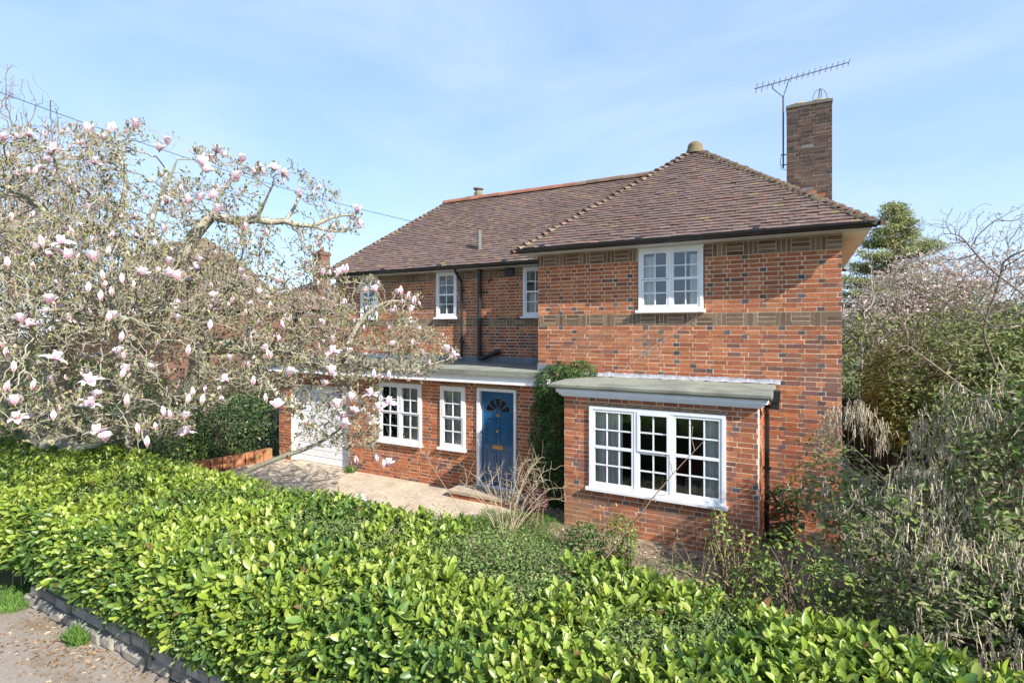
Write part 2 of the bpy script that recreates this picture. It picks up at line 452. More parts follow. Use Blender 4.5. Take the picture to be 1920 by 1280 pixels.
# upper wall set back above the flat roof
MX0 = -12.2
MO = [(-11.19, -10.54, 3.74, 5.2), (-8.488, -7.839, 3.74, 5.2), (-5.90, -5.25, 3.74, 5.2)]
wall('upper_wall', (MX0, 11.45, 0), X, NY, 12.2 - 4.715, 2.55, 4.945, pal_wing, [(a - MX0, c - MX0, z0, z1) for a, c, z0, z1 in MO], bands=(3.51, 4.71), seed=10)
wall('rear_wall', (WX1, 16.12, 0), NX, Y, 12.8, 0, 4.945, pal_low, seed=12)
# square bay
BX0, BX1 = -3.588, -0.547
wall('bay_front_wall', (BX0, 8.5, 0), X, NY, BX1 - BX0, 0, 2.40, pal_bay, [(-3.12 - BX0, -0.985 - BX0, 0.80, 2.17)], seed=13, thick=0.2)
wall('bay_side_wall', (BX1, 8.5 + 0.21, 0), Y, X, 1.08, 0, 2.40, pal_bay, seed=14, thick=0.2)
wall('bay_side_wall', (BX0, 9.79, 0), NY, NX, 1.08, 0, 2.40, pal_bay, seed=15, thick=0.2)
M_DRIP = mat('weathered_timber', (0.30, 0.21, 0.12), rough=0.95, var=0.5, vscale=18, bump=0.8, bscale=40)
for x0, x1, y, z in ((-3.16, -0.95, 8.5, 2.185), (-8.76, -7.46, 9.54, 2.222), (-6.99, -6.29, 9.54, 2.222), (-6.06, -5.03, 9.54, 2.234)):
    b = MB(); b.box(x0, x1, y - 0.035, y + 0.02, z, z + 0.035); b.build('weathered_drip_board', M_DRIP, house)     # timber edge over each opening
# floors, ceilings and room linings
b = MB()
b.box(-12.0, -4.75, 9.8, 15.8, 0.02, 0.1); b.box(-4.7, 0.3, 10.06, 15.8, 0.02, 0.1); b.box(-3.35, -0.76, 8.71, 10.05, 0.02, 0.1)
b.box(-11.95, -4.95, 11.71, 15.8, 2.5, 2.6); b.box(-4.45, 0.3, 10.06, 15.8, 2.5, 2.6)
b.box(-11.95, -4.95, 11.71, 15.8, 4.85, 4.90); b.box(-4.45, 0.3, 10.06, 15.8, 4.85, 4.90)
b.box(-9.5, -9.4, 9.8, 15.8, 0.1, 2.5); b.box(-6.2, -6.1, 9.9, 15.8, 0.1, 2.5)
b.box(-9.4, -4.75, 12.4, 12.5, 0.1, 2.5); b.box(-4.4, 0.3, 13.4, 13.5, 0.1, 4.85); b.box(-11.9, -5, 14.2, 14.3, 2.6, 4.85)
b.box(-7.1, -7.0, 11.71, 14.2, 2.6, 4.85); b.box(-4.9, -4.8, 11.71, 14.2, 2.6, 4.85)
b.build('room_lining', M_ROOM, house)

# --- windows
def window(x0, x1, z0, z1, y, cols, split=None, rows=4, widths=None, tophang=None, fr=0.055):
    f = MB()
    yf, yb = y - 0.032, y + 0.07
    f.box(x0, x0 + fr, yf, yb, z0, z1); f.box(x1 - fr, x1, yf, yb, z0, z1)
    f.box(x0 + fr, x1 - fr, yf, yb, z1 - fr, z1); f.box(x0 + fr, x1 - fr, yf, yb, z0, z0 + fr)
    n = len(cols); mw = 0.05
    tot = x1 - x0 - 2 * fr - (n - 1) * mw
    if widths is None: widths = [c / sum(cols) for c in cols]
    xa = x0 + fr; lights = []
    for i, w in enumerate(widths):
        xb = xa + tot * w
        lights.append((xa, xb, cols[i]))
        if i < n - 1: f.box(xb, xb + mw, yf + 0.004, yb, z0 + fr, z1 - fr)
        xa = xb + mw
    wo = f.build('window', M_WHITE, house)
    s = MB()
    s.box(x0 - 0.05, x1 + 0.03, y - 0.085, y + 0.02, z0 - 0.035, z0 + 0.012)
    s.box(x0 + 0.004, x1 - 0.004, y - 0.05, y - 0.0325, z0 + 0.012, z0 + 0.03)
    s.build('sill', M_WHITE, wo)
    st, bar = 0.042, 0.021
    for i, (a, c, k) in enumerate(lights):
        g = MB(); za, zb = z0 + fr, z1 - fr
        parts = [(za, zb, rows)]
        if tophang == i or tophang == 'all': zm = (za + zb) / 2; parts = [(za, zm - 0.004, rows // 2), (zm + 0.004, zb, rows // 2)]
        for q, (p0, p1, rw) in enumerate(parts):
            e = 0.014 * q if len(parts) > 1 else 0
            cy0, cy1 = y - 0.022 - e, y + 0.035
            g.box(a + .002, a + st, cy0, cy1, p0 + .002, p1 - .002); g.box(c - st, c - .002, cy0, cy1, p0 + .002, p1 - .002)
            bt = st * 1.25 if p0 == za else st * 0.6
            tt = st if p1 == zb else st * 0.6
            g.box(a + st, c - st, cy0, cy1, p0 + .002, p0 + bt); g.box(a + st, c - st, cy0, cy1, p1 - tt, p1 - .002)
            gx0, gx1, gz0, gz1 = a + st, c - st, p0 + bt, p1 - tt
            for j in range(1, k):
                xx = gx0 + (gx1 - gx0) * j / k
                g.box(xx - bar / 2, xx + bar / 2, y - 0.014, y + 0.016, gz0, gz1)
            for j in range(1, rw):
                zz = gz0 + (gz1 - gz0) * j / rw
                hb = bar / 2 if not (rw == 4 and j == 2) else 0.023
                g.box(gx0, gx1, y - 0.0165 - (0.006 if hb > .02 else 0), y + 0.0135, zz - hb, zz + hb)
        cs = g.build('casement', M_WHITE, wo)
        p = MB(); p.box(a + st - .004, c - st + .004, y + 0.000, y + 0.004, za + .02, zb - .02)
        p.build('pane', M_GLASS, wo)
    return wo
window(-2.64, -1.50, 3.785, 4.925, 9.8, [2, 2], tophang=0)
window(-8.488, -7.839, 3.745, 4.94, 11.45, [2])
window(-5.90, -5.25, 3.745, 4.94, 11.45, [2])
window(-11.19, -10.54, 3.745, 4.94, 11.45, [2])
window(-8.735, -7.485, 0.835, 2.205, 9.54, [2, 2], tophang='all')
window(-6.965, -6.313, 0.855, 2.205, 9.54, [2], tophang='all')
window(-3.125, -0.98, 0.80, 2.172, 8.5, [3, 2, 3], widths=[0.365, 0.265, 0.37], tophang=1)
b = MB(); b.box(-2.66, -1.485, 9.775, 9.86, 4.926, 4.944); b.build('window_head', M_WHITE, house)

# --- front door
DX0, DX1, DZ0, DZ1 = -6.013, -5.072, 0.15, 2.215
f = MB()
f.box(DX0, DX0 + 0.075, 9.505, 9.66, DZ0, DZ1); f.box(DX1 - 0.055, DX1, 9.505, 9.66, DZ0, DZ1)
f.box(DX0 + 0.075, DX1 - 0.055, 9.505, 9.66, DZ1 - 0.06, DZ1); f.box(DX0 + .075, DX1 - .055, 9.52, 9.66, DZ0 - .14, DZ0 + 0.03)
door_fr = f.build('door_frame', M_WHITE, house)
lx0, lx1, lz0, lz1, dy = DX0 + 0.078, DX1 - 0.058, DZ0 + 0.033, DZ1 - 0.063, 9.585
d = MB()
fc, fr_ = ((lx0 + lx1) / 2, 1.725), 0.29
pan = [(lx0 + 0.11, lx0 + 0.36, 1.06, 1.60), (lx1 - 0.36, lx1 - 0.11, 1.06, 1.60), (lx0 + 0.11, lx0 + 0.36, 0.32, 0.93), (lx1 - 0.36, lx1 - 0.11, 0.32, 0.93)]
d.box(lx0, lx1, dy, dy + 0.044, lz0, lz1)
door = d.build('front_door', M_BLUE, house)
mld = MB()
for (a, c, p0, p1) in pan:
    for (q0, q1, r0, r1) in ((a, a + .018, p0, p1), (c - .018, c, p0, p1), (a + .018, c - .018, p0, p0 + .018), (a + .018, c - .018, p1 - .018, p1)):
        mld.box(q0, q1, dy - 0.011, dy - 0.0005, r0, r1)
    mld.box(a + .05, c - .05, dy - 0.007, dy - 0.0005, p0 + .05, p1 - .05)
mld.build('panel_moulding', M_BLUE, door)
def fan(mb, r0, r1, a0, a1, y0, y1, n=10):
    v = []; fs = []
    for i in range(n + 1):
        a = a0 + (a1 - a0) * i / n
        for r in (r0, r1):
            for yy in (y0, y1): v.append((fc[0] + r * math.cos(a), yy, fc[1] + r * math.sin(a)))
    for i in range(n):
        k = i * 4
        fs += [(k, k + 2, k + 6, k + 4), (k + 1, k + 5, k + 7, k + 3), (k + 2, k + 3, k + 7, k + 6), (k, k + 4, k + 5, k + 1)]
    fs += [(0, 1, 3, 2), (4 * n, 4 * n + 2, 4 * n + 3, 4 * n + 1)]
    mb.add(v, fs)
gl = MB(); rim = MB()
for i in range(5):
    a0, a1 = math.pi * i / 5 + 0.075, math.pi * (i + 1) / 5 - 0.075
    fan(gl, 0.085, fr_, a0, a1, dy - 0.006, dy - 0.001)
    for (r0, r1, b0, b1) in ((fr_, fr_ + .012, a0 - .03, a1 + .03), (0.075, 0.085, a0, a1)): fan(rim, r0, r1, b0, b1, dy - 0.012, dy - 0.0005)
    for aa in (a0 - 0.022, a1): fan(rim, 0.085, fr_, aa, aa + 0.022, dy - 0.0115, dy - 0.0005, 1)
gl.build('fanlight_glass', mat('dark_glass', (0.02, 0.018, 0.018), rough=0.05, spec=0.8), door)
rim.build('fanlight_rim', mat('pale_blue_paint', (0.10, 0.19, 0.36), rough=0.3), door)
k = MB(); k.lathe([(0, 0), (0.035, 0.0), (0.035, 0.012), (0, 0.012)], (0, 0, 0), 12)
def disc(cx, cz, r, dep, y):
    m_ = MB()
    an = np.arange(14) * 2 * math.pi / 14
    v = [(cx + r * math.cos(t), y, cz + r * math.sin(t)) for t in an] + [(cx + r * .75 * math.cos(t), y - dep, cz + r * .75 * math.sin(t)) for t in an]
    m_.add(v, [(i, (i + 1) % 14, 14 + (i + 1) % 14, 14 + i) for i in range(14)] + [tuple(range(14, 28))]); return m_
disc(fc[0], 1.325, 0.034, 0.045, dy - .001).build('door_knob', M_BRASS, door, smooth=True)
disc(fc[0], 1.655, 0.045, 0.02, dy - .001).build('door_knocker', M_BRASS, door)
disc(lx0 + 0.055, 1.37, 0.024, 0.014, dy - .001).build('lock', M_STEEL, door)
disc(lx0 + 0.055, 1.19, 0.016, 0.012, dy - .001).build('lock', M_STEEL, door)
q = MB(); q.box(fc[0] - 0.125, fc[0] + 0.125, dy - .012, dy - .0008, 0.955, 1.035); q.box(fc[0] - .10, fc[0] + .10, dy - .018, dy - .012, 0.972, 1.018)
q.build('letter_box', M_BRASS, door)
s = MB(); s.box(-6.38, -4.72, 8.98, 9.50, 0.09, 0.15); stp = s.build('doorstep', mat('step_stone', (0.36, 0.30, 0.22), rough=0.9, var=0.25, vscale=6, bump=0.3), house)
s = MB(); R = rng_(5)
for i in range(7): s.box(-6.34 + i * .23, -6.34 + i * .23 + .215, 9.0, 9.48, 0.0, 0.085, pick(R, ORANGE) * .8)
s.build('step_riser', M_BRICK, stp)

# --- garage door
g = MB(); g.box(-11.80, -11.745, 9.60, 9.74, 0, 2.03); g.box(-9.775, -9.72, 9.60, 9.74, 0, 2.03); g.box(-11.745, -9.775, 9.60, 9.74, 1.97, 2.03)
gf = g.build('garage_door_frame', M_WHITE, house)
g = MB(); nb = 12
for i in range(nb):
    z0 = 0.012 + i * 1.955 / nb; z1 = z0 + 1.955 / nb - 0.012
    xs = (-11.742, -9.778)
    v = [(xs[0], 9.650, z0), (xs[1], 9.650, z0), (xs[1], 9.650, z1 - .02), (xs[0], 9.650, z1 - .02), (xs[0], 9.664, z1), (xs[1], 9.664, z1), (xs[0], 9.68, z0), (xs[1], 9.68, z0), (xs[1], 9.68, z1), (xs[0], 9.68, z1)]
    g.add(v, [(0, 1, 2, 3), (3, 2, 5, 4), (0, 6, 7, 1), (4, 5, 8, 9)])
g.box(-11.744, -9.776, 9.679, 9.70, 0.01, 1.968)
gd = g.build('garage_door', M_WHITE, house)
disc(-10.76, 0.85, 0.03, 0.03, 9.649).build('garage_handle', M_STEEL, gd)

# --- flat roofs
r = MB()
r.box(-12.5, -4.72, 9.28, 11.442, 2.505, 2.61); r.box(-4.7195, -4.28, 9.28, 9.79, 2.505, 2.61)
for xs_ in (-11.2, -10.1, -9.05, -8.0, -6.9, -5.85): r.box(xs_, xs_ + .09, 9.279, 11.42, 2.6102, 2.6145)
fr1 = r.build('flat_roof', M_FELT, house)
r = MB(); r.box(-12.47, -4.31, 9.335, 9.37, 2.335, 2.504); r.box(-12.475, -4.305, 9.315, 9.3345, 2.335, 2.362); r.box(-12.47, -4.31, 9.371, 9.54, 2.345, 2.365)
r.box(-4.345, -4.31, 9.3705, 9.78, 2.335, 2.504); r.box(-12.47, -12.435, 9.3705, 11.3, 2.335, 2.504)
r.build('fascia_board', M_WHITE, fr1)
r = MB(); r.box(-12.2, -4.73, 11.425, 11.4495, 2.611, 2.76); r.box(-4.735, -4.7155, 9.81, 11.424, 2.611, 2.75); r.box(-4.72, -4.24, 9.772, 9.7915, 2.611, 2.735)
r.build('flashing', M_LEAD, fr1)
r = MB()
def roll(mb, x0, x1, yf, yb, z0, z1):          # roof slab with a rounded front lip
    pr = [(yb, z0), (yf + .02, z0), (yf, z0 + .025), (yf, z1 - .03), (yf + .03, z1), (yb, z1 + .012)]
    v = [(x, y_, z_) for x in (x0, x1) for y_, z_ in pr]; n = len(pr)
    mb.add(v, [tuple(range(n)), tuple(range(2 * n - 1, n - 1, -1))] + [(i, n + i, n + (i + 1) % n, (i + 1) % n) for i in range(n)])
roll(r, -3.76, -0.36, 8.33, 9.79, 2.445, 2.54)
roll(r, -2.70, -2.62, 8.328, 9.74, 2.45, 2.5445); roll(r, -1.55, -1.47, 8.328, 9.74, 2.45, 2.5445)
fr2 = r.build('bay_roof', M_FELT, house)
r = MB()
r.box(-3.70, -0.42, 8.39, 8.42, 2.375, 2.444); r.box(-3.66, -0.46, 8.421, 8.455, 2.335, 2.43); r.box(-3.625, -0.50, 8.456, 8.492, 2.305, 2.42)
r.box(-0.50, -0.42, 8.50, 9.75, 2.36, 2.444); r.box(-3.70, -3.625, 8.50, 9.75, 2.36, 2.444)
r.build('cornice', M_WHITE, fr2)
R = rng_(77); v = []; n = 46
for i in range(n):
    xx = -3.75 + i * (3.46 / (n - 1))
    for (yy, zz) in ((9.66, 2.556), (9.755, 2.565), (9.782, 2.585), (9.789, 2.625)):
        v.append((xx, yy - abs(R.normal(0, .006)), zz + R.normal(0, .007)))
r = MB(); r.add(v, [(i * 4 + j, (i + 1) * 4 + j, (i + 1) * 4 + j + 1, i * 4 + j + 1) for i in range(n - 1) for j in range(3)])
r.build('flashing', M_LEADW, fr2, smooth=True)

# --- pitched roofs of plain tiles
EZ = 5.03
TV = np.array([(0, 0, 0), (1, 0, 0), (1, 1, 0), (0, 1, 0), (0, 0, -1), (1, 0, -1), (1, 1, -1), (0, 1, -1)], float)
TF = np.array([(0, 1, 2, 3), (0, 4, 5, 1), (1, 5, 6, 2), (3, 7, 4, 0), (4, 7, 6, 5)])
TILES = np.array([(0.152, 0.102, 0.086), (0.166, 0.104, 0.086), (0.144, 0.101, 0.091), (0.156, 0.109, 0.094), (0.134, 0.092, 0.081), (0.180, 0.110, 0.088), (0.150, 0.113, 0.101)])
def tiles(name, P0, e, s, L, amin, amax, seed, moss=0.04):
    R = rng_(seed)
    P0, e, s = (np.asarray(q, float) for q in (P0, e, s))
    e /= np.linalg.norm(e); s /= np.linalg.norm(s)
    n = np.cross(e, s)
    if n[2] < 0: n = -n
    gauge, w = 0.10, 0.165
    pos, Ms, cols = [], [], []
    nr = int(L / gauge)
    for r_ in range(nr):
        bb = r_ * gauge; t = bb / L
        a0, a1 = amin(t), amax(t)
        x = math.floor(a0 / w) * w - (w / 2 if r_ % 2 else 0)
        sag = 0.012 * mnoise.noise((seed, r_ * 0.21, 0))
        while x < a1:
            x0, x1 = max(x + .0012, a0), min(x + w - .0012, a1)
            if x1 - x0 > 0.02:
                lift = 0.046 + R.normal(0, .0025)
                tail = P0 + e * x0 + s * (bb + R.normal(0, .003) + 0.006 * mnoise.noise((x * .7, bb, seed))) + n * lift
                up = s * 0.165 - n * 0.030
                nn = n.copy()
                Ms.append(np.stack([e * (x1 - x0) + n * R.normal(0, .003), up, nn * 0.024], 1)); pos.append(tail)
                edge = min(x0 - a0, a1 - x1)
                pm = moss + (0.45 if edge < 0.35 else 0) * moss * 6
                c = TILES[R.integers(len(TILES))] * (1 + R.normal(0, .09)) * (1 + 0.18 * mnoise.noise((x * .5, bb * .8, seed)))
                if R.random() < pm: c = c * .5 + np.array((0.17, 0.145, 0.055)) * .7
                cols.append(np.clip(c, .02, .6))
            x += w
    b = MB(); b.inst(TV, TF, np.array(Ms), np.array(pos), np.array(cols), 0)
    cs = [(amin(0), 0), (amax(0), 0), (amax(1), L), (amin(1), L)]
    v = [P0 + e * a + s * q - n * 0.004 for a, q in cs] + [P0 + e * a + s * q - n * 0.05 for a, q in cs]
    b.add(v, [(0, 1, 2, 3), (7, 6, 5, 4), (0, 4, 5, 1), (1, 5, 6, 2), (2, 6, 7, 3), (3, 7, 4, 0)], (1, 1, 1), 1)
    return b.build(name, [M_TILE, M_DECK], house)
RZ = 7.41
R1, R2, AP = np.array((-9.82, 13.78, RZ)), np.array((-2.05, 13.78, RZ)), np.array((-2.05, 12.3, RZ))
lm = math.hypot(2.68, 2.38); lw = math.hypot(2.85, 2.38); ls = math.hypot(2.98, 2.38); lr = math.hypot(3.01, 2.38)
main_roof = tiles('tiled_roof', (0, 11.1, EZ), X, (0, 2.68, 2.38), lm, lambda t: -12.5 + 2.68 * t, lambda t: -5.03 + 2.98 * t, 21, 0.05)
wing_roof = tiles('tiled_roof', (0, 9.45, EZ), X, (0, 2.85, 2.38), lw, lambda t: -5.03 + 2.98 * t, lambda t: 0.96 - 3.01 * t, 22, 0.015)
tiles('tiled_roof', (-5.03, 0, EZ), Y, (2.98, 0, 2.38), ls, lambda t: 9.45 + 2.85 * t, lambda t: 11.1 + 2.68 * t, 23)
tiles('tiled_roof', (0.96, 0, EZ), Y, (-3.01, 0, 2.38), lr, lambda t: 9.45 + 2.85 * t, lambda t: 16.46 - 2.68 * t, 24)
tiles('tiled_roof', (-12.5, 0, EZ), Y, (2.68, 0, 2.38), lm, lambda t: 11.1 + 2.68 * t, lambda t: 16.46 - 2.68 * t, 25)
tiles('tiled_roof', (0, 16.46, EZ), X, (0, -2.68, 2.38), lm, lambda t: -12.5 + 2.68 * t, lambda t: 0.96 - 3.01 * t, 26)

def hip(name, A, B, pal, seed, step=0.113, r0=0.125, r1=0.080, ln=0.26, lift=0.038, parent=None):
    R = rng_(seed); A, B = np.asarray(A, float), np.asarray(B, float)
    h = B - A; L = np.linalg.norm(h); h /= L
    up = np.array((0, 0, 1.0)); up -= h * up.dot(h); up /= np.linalg.norm(up); sd_ = np.cross(h, up)
    b = MB(); k = int(L / step); ns = 8
    for i in range(k):
        p = A + h * (i * step + R.normal(0, .006))
        rr0, rr1 = r0 * (1 + R.normal(0, .04)), r1 * (1 + R.normal(0, .04))
        lf = lift + R.normal(0, .006); v = []
        for (dist, rad, hh) in ((0, rr0, lf), (ln, rr1, lf - 0.075)):
            for th in (rad, rad - 0.018):
                for j in range(ns + 1):
                    a = math.radians(-68 + 136 * j / ns)
                    v.append(p + h * (dist - .10) + sd_ * (th * 1.1 * math.sin(a)) + up * (th * math.cos(a) - rad * 0.72 + hh))
        m1 = ns + 1; fs = []
        for j in range(ns):
            fs += [(j, j + 1, 2 * m1 + j + 1, 2 * m1 + j), (j, m1 + j, m1 + j + 1, j + 1)]
        fs.append(tuple(m1 + j for j in range(ns + 1)))     # bedded mortar behind the tail
        c = np.clip(pal[R.integers(len(pal))] * (1 + R.normal(0, .15)), .02, .6)
        b.add(v, fs, c)
    return b.build(name, M_TILE, parent, smooth=False)
MOSSY = np.array([(0.17, 0.13, 0.08), (0.15, 0.11, 0.08), (0.19, 0.15, 0.095), (0.14, 0.105, 0.08), (0.12, 0.09, 0.075)])
HIPP = np.array([(0.165, 0.115, 0.08), (0.14, 0.095, 0.075), (0.185, 0.13, 0.09), (0.13, 0.09, 0.075)])
hip('hip_tiles', (-5.03, 9.45, EZ), AP, HIPP, 31, step=0.150, parent=wing_roof)
hip('hip_tiles', (0.96, 9.45, EZ), AP, MOSSY, 32, step=0.150, parent=wing_roof)
hip('hip_tiles', (-12.5, 11.1, EZ), R1, HIPP, 33, step=0.150, parent=main_roof)
hip('hip_tiles', (0.96, 16.46, EZ), R2, HIPP, 34, step=0.150, parent=main_roof)
REDR = np.array([(0.30, 0.13, 0.085), (0.26, 0.12, 0.08), (0.19, 0.12, 0.085), (0.155, 0.115, 0.085)])
def ridge(name, A, B, pal, seed, parent):
    R = rng_(seed); A, B = np.asarray(A, float), np.asarray(B, float); h = B - A; L = np.linalg.norm(h); h /= L
    up = np.array((0, 0, 1.0)); sd_ = np.cross(h, up); b = MB(); k = int(L / 0.33); ns = 8; ln = L / k
    for i in range(k):
        dz = R.normal(0, .004); v = []
        for d_ in (i * ln + .003, (i + 1) * ln - .003):
            for rad in (0.125, 0.105):
                for j in range(ns + 1):
                    a = math.radians(-90 + 180 * j / ns); v.append(A + h * d_ + sd_ * rad * math.sin(a) + up * (rad * math.cos(a) - .045 + dz))
        m1 = ns + 1; fs = []
        for j in range(ns): fs += [(j, j + 1, 2 * m1 + j + 1, 2 * m1 + j), (j, m1 + j, m1 + j + 1, j + 1), (2 * m1 + j, 2 * m1 + j + 1, 3 * m1 + j + 1, 3 * m1 + j)]
        t = i / k
        c = pal[min(len(pal) - 1, int(R.random() ** 0.8 * 2 + (t > .55) * 2))] * (1 + R.normal(0, .1)); b.add(v, fs, np.clip(c, .02, .6))
    return b.build(name, M_TILE, parent)
ridge('ridge_tiles', R1 + np.array((-.1, 0, .03)), R2 + np.array((0, 0, .03)), REDR, 41, main_roof)
ridge('ridge_tiles', AP + np.array((0, 0, .03)), R2 + np.array((0, 0, .03)), MOSSY, 42, wing_roof)
b = MB(); b.lathe([(0.20, -.12), (0.19, -.05), (0.16, 0.0), (0.165, 0.04), (0.14, 0.10), (0.08, 0.145), (0, 0.155)], AP + np.array((0.0, -.05, .02)), 12, (0.17, 0.135, 0.075))
b.build('ridge_end_knob', M_TILE, wing_roof, smooth=True)

# --- eaves: soffits, gutters, pipes
s = MB()
s.box(-5.0, 0.93, 9.46, 9.79, 4.950, 4.972); s.box(0.575, 0.93, 9.791, 16.4, 4.950, 4.972); s.box(-12.46, -4.99, 11.12, 11.44, 4.950, 4.972)
s.box(-5.0, -4.72, 9.791, 11.119, 4.950, 4.972); s.box(-12.46, -12.29, 11.45, 16.3, 4.95, 4.972)
s.box(0.905, 0.93, 9.46, 16.4, 4.973, 5.015); s.box(-5.0, 0.93, 9.462, 9.485, 4.973, 5.02)
s.build('soffit', M_CREAM, house)
def gutter(x0, x1, y, z, parent):
    b = MB(); ns = 8; r_ = 0.068; v = []
    for x in (x0, x1):
        for rad in (r_, r_ - .006):
            for j in range(ns + 1):
                a = math.pi + math.pi * j / ns; v.append((x, y + rad * math.cos(a), z + rad * math.sin(a)))
    m1 = ns + 1; fs = []
    for j in range(ns): fs += [(j, j + 1, 2 * m1 + j + 1, 2 * m1 + j), (m1 + j, 3 * m1 + j, 3 * m1 + j + 1, m1 + j + 1)]
    fs += [(0, 2 * m1, 3 * m1, m1), (ns, m1 + ns, 3 * m1 + ns, 2 * m1 + ns), tuple(range(m1)), tuple(range(2 * m1, 3 * m1))[::-1]]
    b.add(v, fs)
    x = x0 + .6
    while x < x1:
        an = np.linspace(math.pi, 2 * math.pi, 9)
        b.tube([(x + dx, y, z - .0) for dx in (0, 0)][:1] + [(x + .09, y, z)], [0.070, 0.070], 10); x += 1.9
    b.box(x0 + .03, x1 - .03, y + .045, y + .075, z - .075, z + .035)
    return b.build('gutter', M_BLACK, parent)
gutter(-5.08, 1.02, 9.395, 5.035, house)
gutter(-12.56, -5.05, 11.045, 5.035, house)
p = MB(); p.tube([(-7.66, 11.10, 4.97), (-7.66, 11.10, 4.90), (-7.66, 11.36, 4.70), (-7.66, 11.385, 4.62), (-7.66, 11.385, 2.72)], 0.034, 10)
p.box(-7.71, -7.61, 11.36, 11.447, 4.42, 4.47); p.box(-7.71, -7.61, 11.36, 11.447, 3.1, 3.15)
p.build('downpipe', M_BLACK, house, smooth=False)
p = MB(); p.tube([(-7.10, 11.36, 4.95), (-7.10, 11.36, 2.72)], 0.056, 12); p.tube([(-7.10, 11.36, 4.42), (-7.10, 11.36, 4.36)], 0.068, 12); p.tube([(-7.10, 11.36, 2.86), (-7.10, 11.36, 2.70)], 0.07, 12)
p.box(-7.03, -6.90, 11.40, 11.447, 4.36, 4.40)
p.tube([(-7.08, 11.33, 2.72), (-6.98, 11.31, 2.72), (-6.80, 11.33, 2.80), (-6.60, 11.37, 2.885), (-6.52, 11.39, 2.90)], 0.055, 10); p.tube([(-6.64, 11.365, 2.87), (-6.58, 11.37, 2.89)], 0.068, 10)
p.build('soil_pipe', M_BLACK, house)
p = MB(); p.box(-6.375, -6.14, 11.36, 11.446, 4.76, 4.93); p.build('extractor_vent', M_BLACK, house)
p = MB(); p.tube([(-6.80, 11.45, 4.70), (-6.83, 11.34, 4.62)], 0.016, 8); p.build('overflow_pipe', M_BLACK, house)
p = MB(); p.tube([(-7.24, 11.58, 5.22), (-7.24, 11.58, 5.98)], 0.052, 12, cap=True); p.tube([(-7.24, 11.58, 5.34), (-7.24, 11.58, 5.40)], 0.07, 12)
vp = p.build('vent_pipe', mat('weathered_grey_pipe', (0.16, 0.165, 0.155), rough=0.9, var=0.3), main_roof)
p = MB(); p.tube([(-0.475, 9.02, 2.30), (-0.475, 9.20, 2.22), (-0.475, 9.44, 2.10), (-0.475, 9.46, 2.0), (-0.475, 9.46, 0.1)], 0.036, 10)
p.box(-0.415, -0.27, 8.85, 9.10, 2.36, 2.53); p.box(-0.40, -0.285, 8.87, 9.08, 2.25, 2.36); p.tube([(-0.33, 9.0, 2.28), (-0.475, 9.03, 2.25)], 0.036, 8)
p.box(-0.53, -0.42, 9.42, 9.50, 1.2, 1.25)
p.build('downpipe', M_BLACK, house)
p = MB(); p.box(-0.5455, -0.535, 8.52, 8.60, 0.75, 2.28); p.box(-0.5455, -0.532, 8.53, 8.585, 0.55, 0.75)
p.build('painted_corner_strip', M_WHITE, house)
p = MB(); p.tube([(-1.545, 9.71, 3.77), (-1.62, 9.780, 3.66), (-2.2, 9.785, 3.25), (-2.72, 9.785, 2.86), (-2.95, 9.785, 2.67)], 0.0045, 5); p.build('cable', mat('pale_cable', (0.55, 0.48, 0.42), rough=0.7), house)
# --- chimney
ch = bpy.data.objects
cx0, cx1, cy0 = -0.265, 0.570, 12.8
chim = wall('chimney', (cx0, cy0, 0), X, NY, cx1 - cx0, 5.6, 8.16, pal_chim, seed=51, thick=0.6, mortar=M_SOOT)
wall('chimney_face', (cx1, cy0 + .012, 0), Y, X, 0.58, 5.6, 8.16, pal_chim, seed=52, thick=0.1, parent=chim, mortar=M_SOOT)
wall('chimney_face', (cx0, cy0 + .592, 0), NY, NX, 0.58, 5.6, 8.16, pal_chim, seed=53, thick=0.1, parent=chim, mortar=M_SOOT)
b = MB(); b.box(cx0 - .012, cx1 + .012, cy0 - .012, cy0 + .615, 8.161, 8.215); b.box(cx0 + .05, cx1 - .05, cy0 + .04, cy0 + .55, 8.2151, 8.245)
cap = b.build('chimney_cap', mat('cement', (0.16, 0.145, 0.12), rough=0.95, var=0.3, vscale=9, bump=.5), chim)
for px_ in (0.0, 0.37):
    b = MB(); b.lathe([(0.15, 0), (0.165, .04), (0.15, .085), (0.11, .105), (0.09, .10), (0.08, 0.02)], (px_ - .02, cy0 + .28, 8.22), 14)
    b.build('chimney_pot', mat('buff_clay', (0.30, 0.235, 0.14), rough=0.9, var=0.25, vscale=8), chim, smooth=True)
b = MB()
for a in (0.2, 1.77):
    t = np.linspace(0, math.pi, 13)
    b.tube([(0.36 + 0.14 * math.cos(a) * math.cos(q), cy0 + .28 + 0.14 * math.sin(a) * math.cos(q), 8.32 + 0.24 * math.sin(q)) for q in t], 0.006, 5)
b.tube([(0.36, cy0 + .28, 8.32), (0.36, cy0 + .28, 8.56)], 0.006, 5)
b.build('bird_guard', M_STEEL, chim)
# rear chimney stack just showing over the main ridge
x_, y_ = -9.35, 14.9
rs = MB(); rs.box(x_ - .3, x_ + .3, y_ - .3, y_ + .3, 6.3, 7.78, (0.18, 0.09, 0.06))
rst = rs.build('rear_chimney', M_BRICK, house)
rs = MB(); rs.lathe([(0.42, 7.60), (0.40, 7.66), (0.20, 7.78), (0.13, 7.84), (0.15, 7.93), (0.11, 7.95), (0.11, 8.04), (0.17, 8.05), (0.17, 8.09), (0, 8.10)], (x_, y_, 0), 14, (0.24, 0.20, 0.14))
rs.build('chimney_pot', M_TILE, rst)

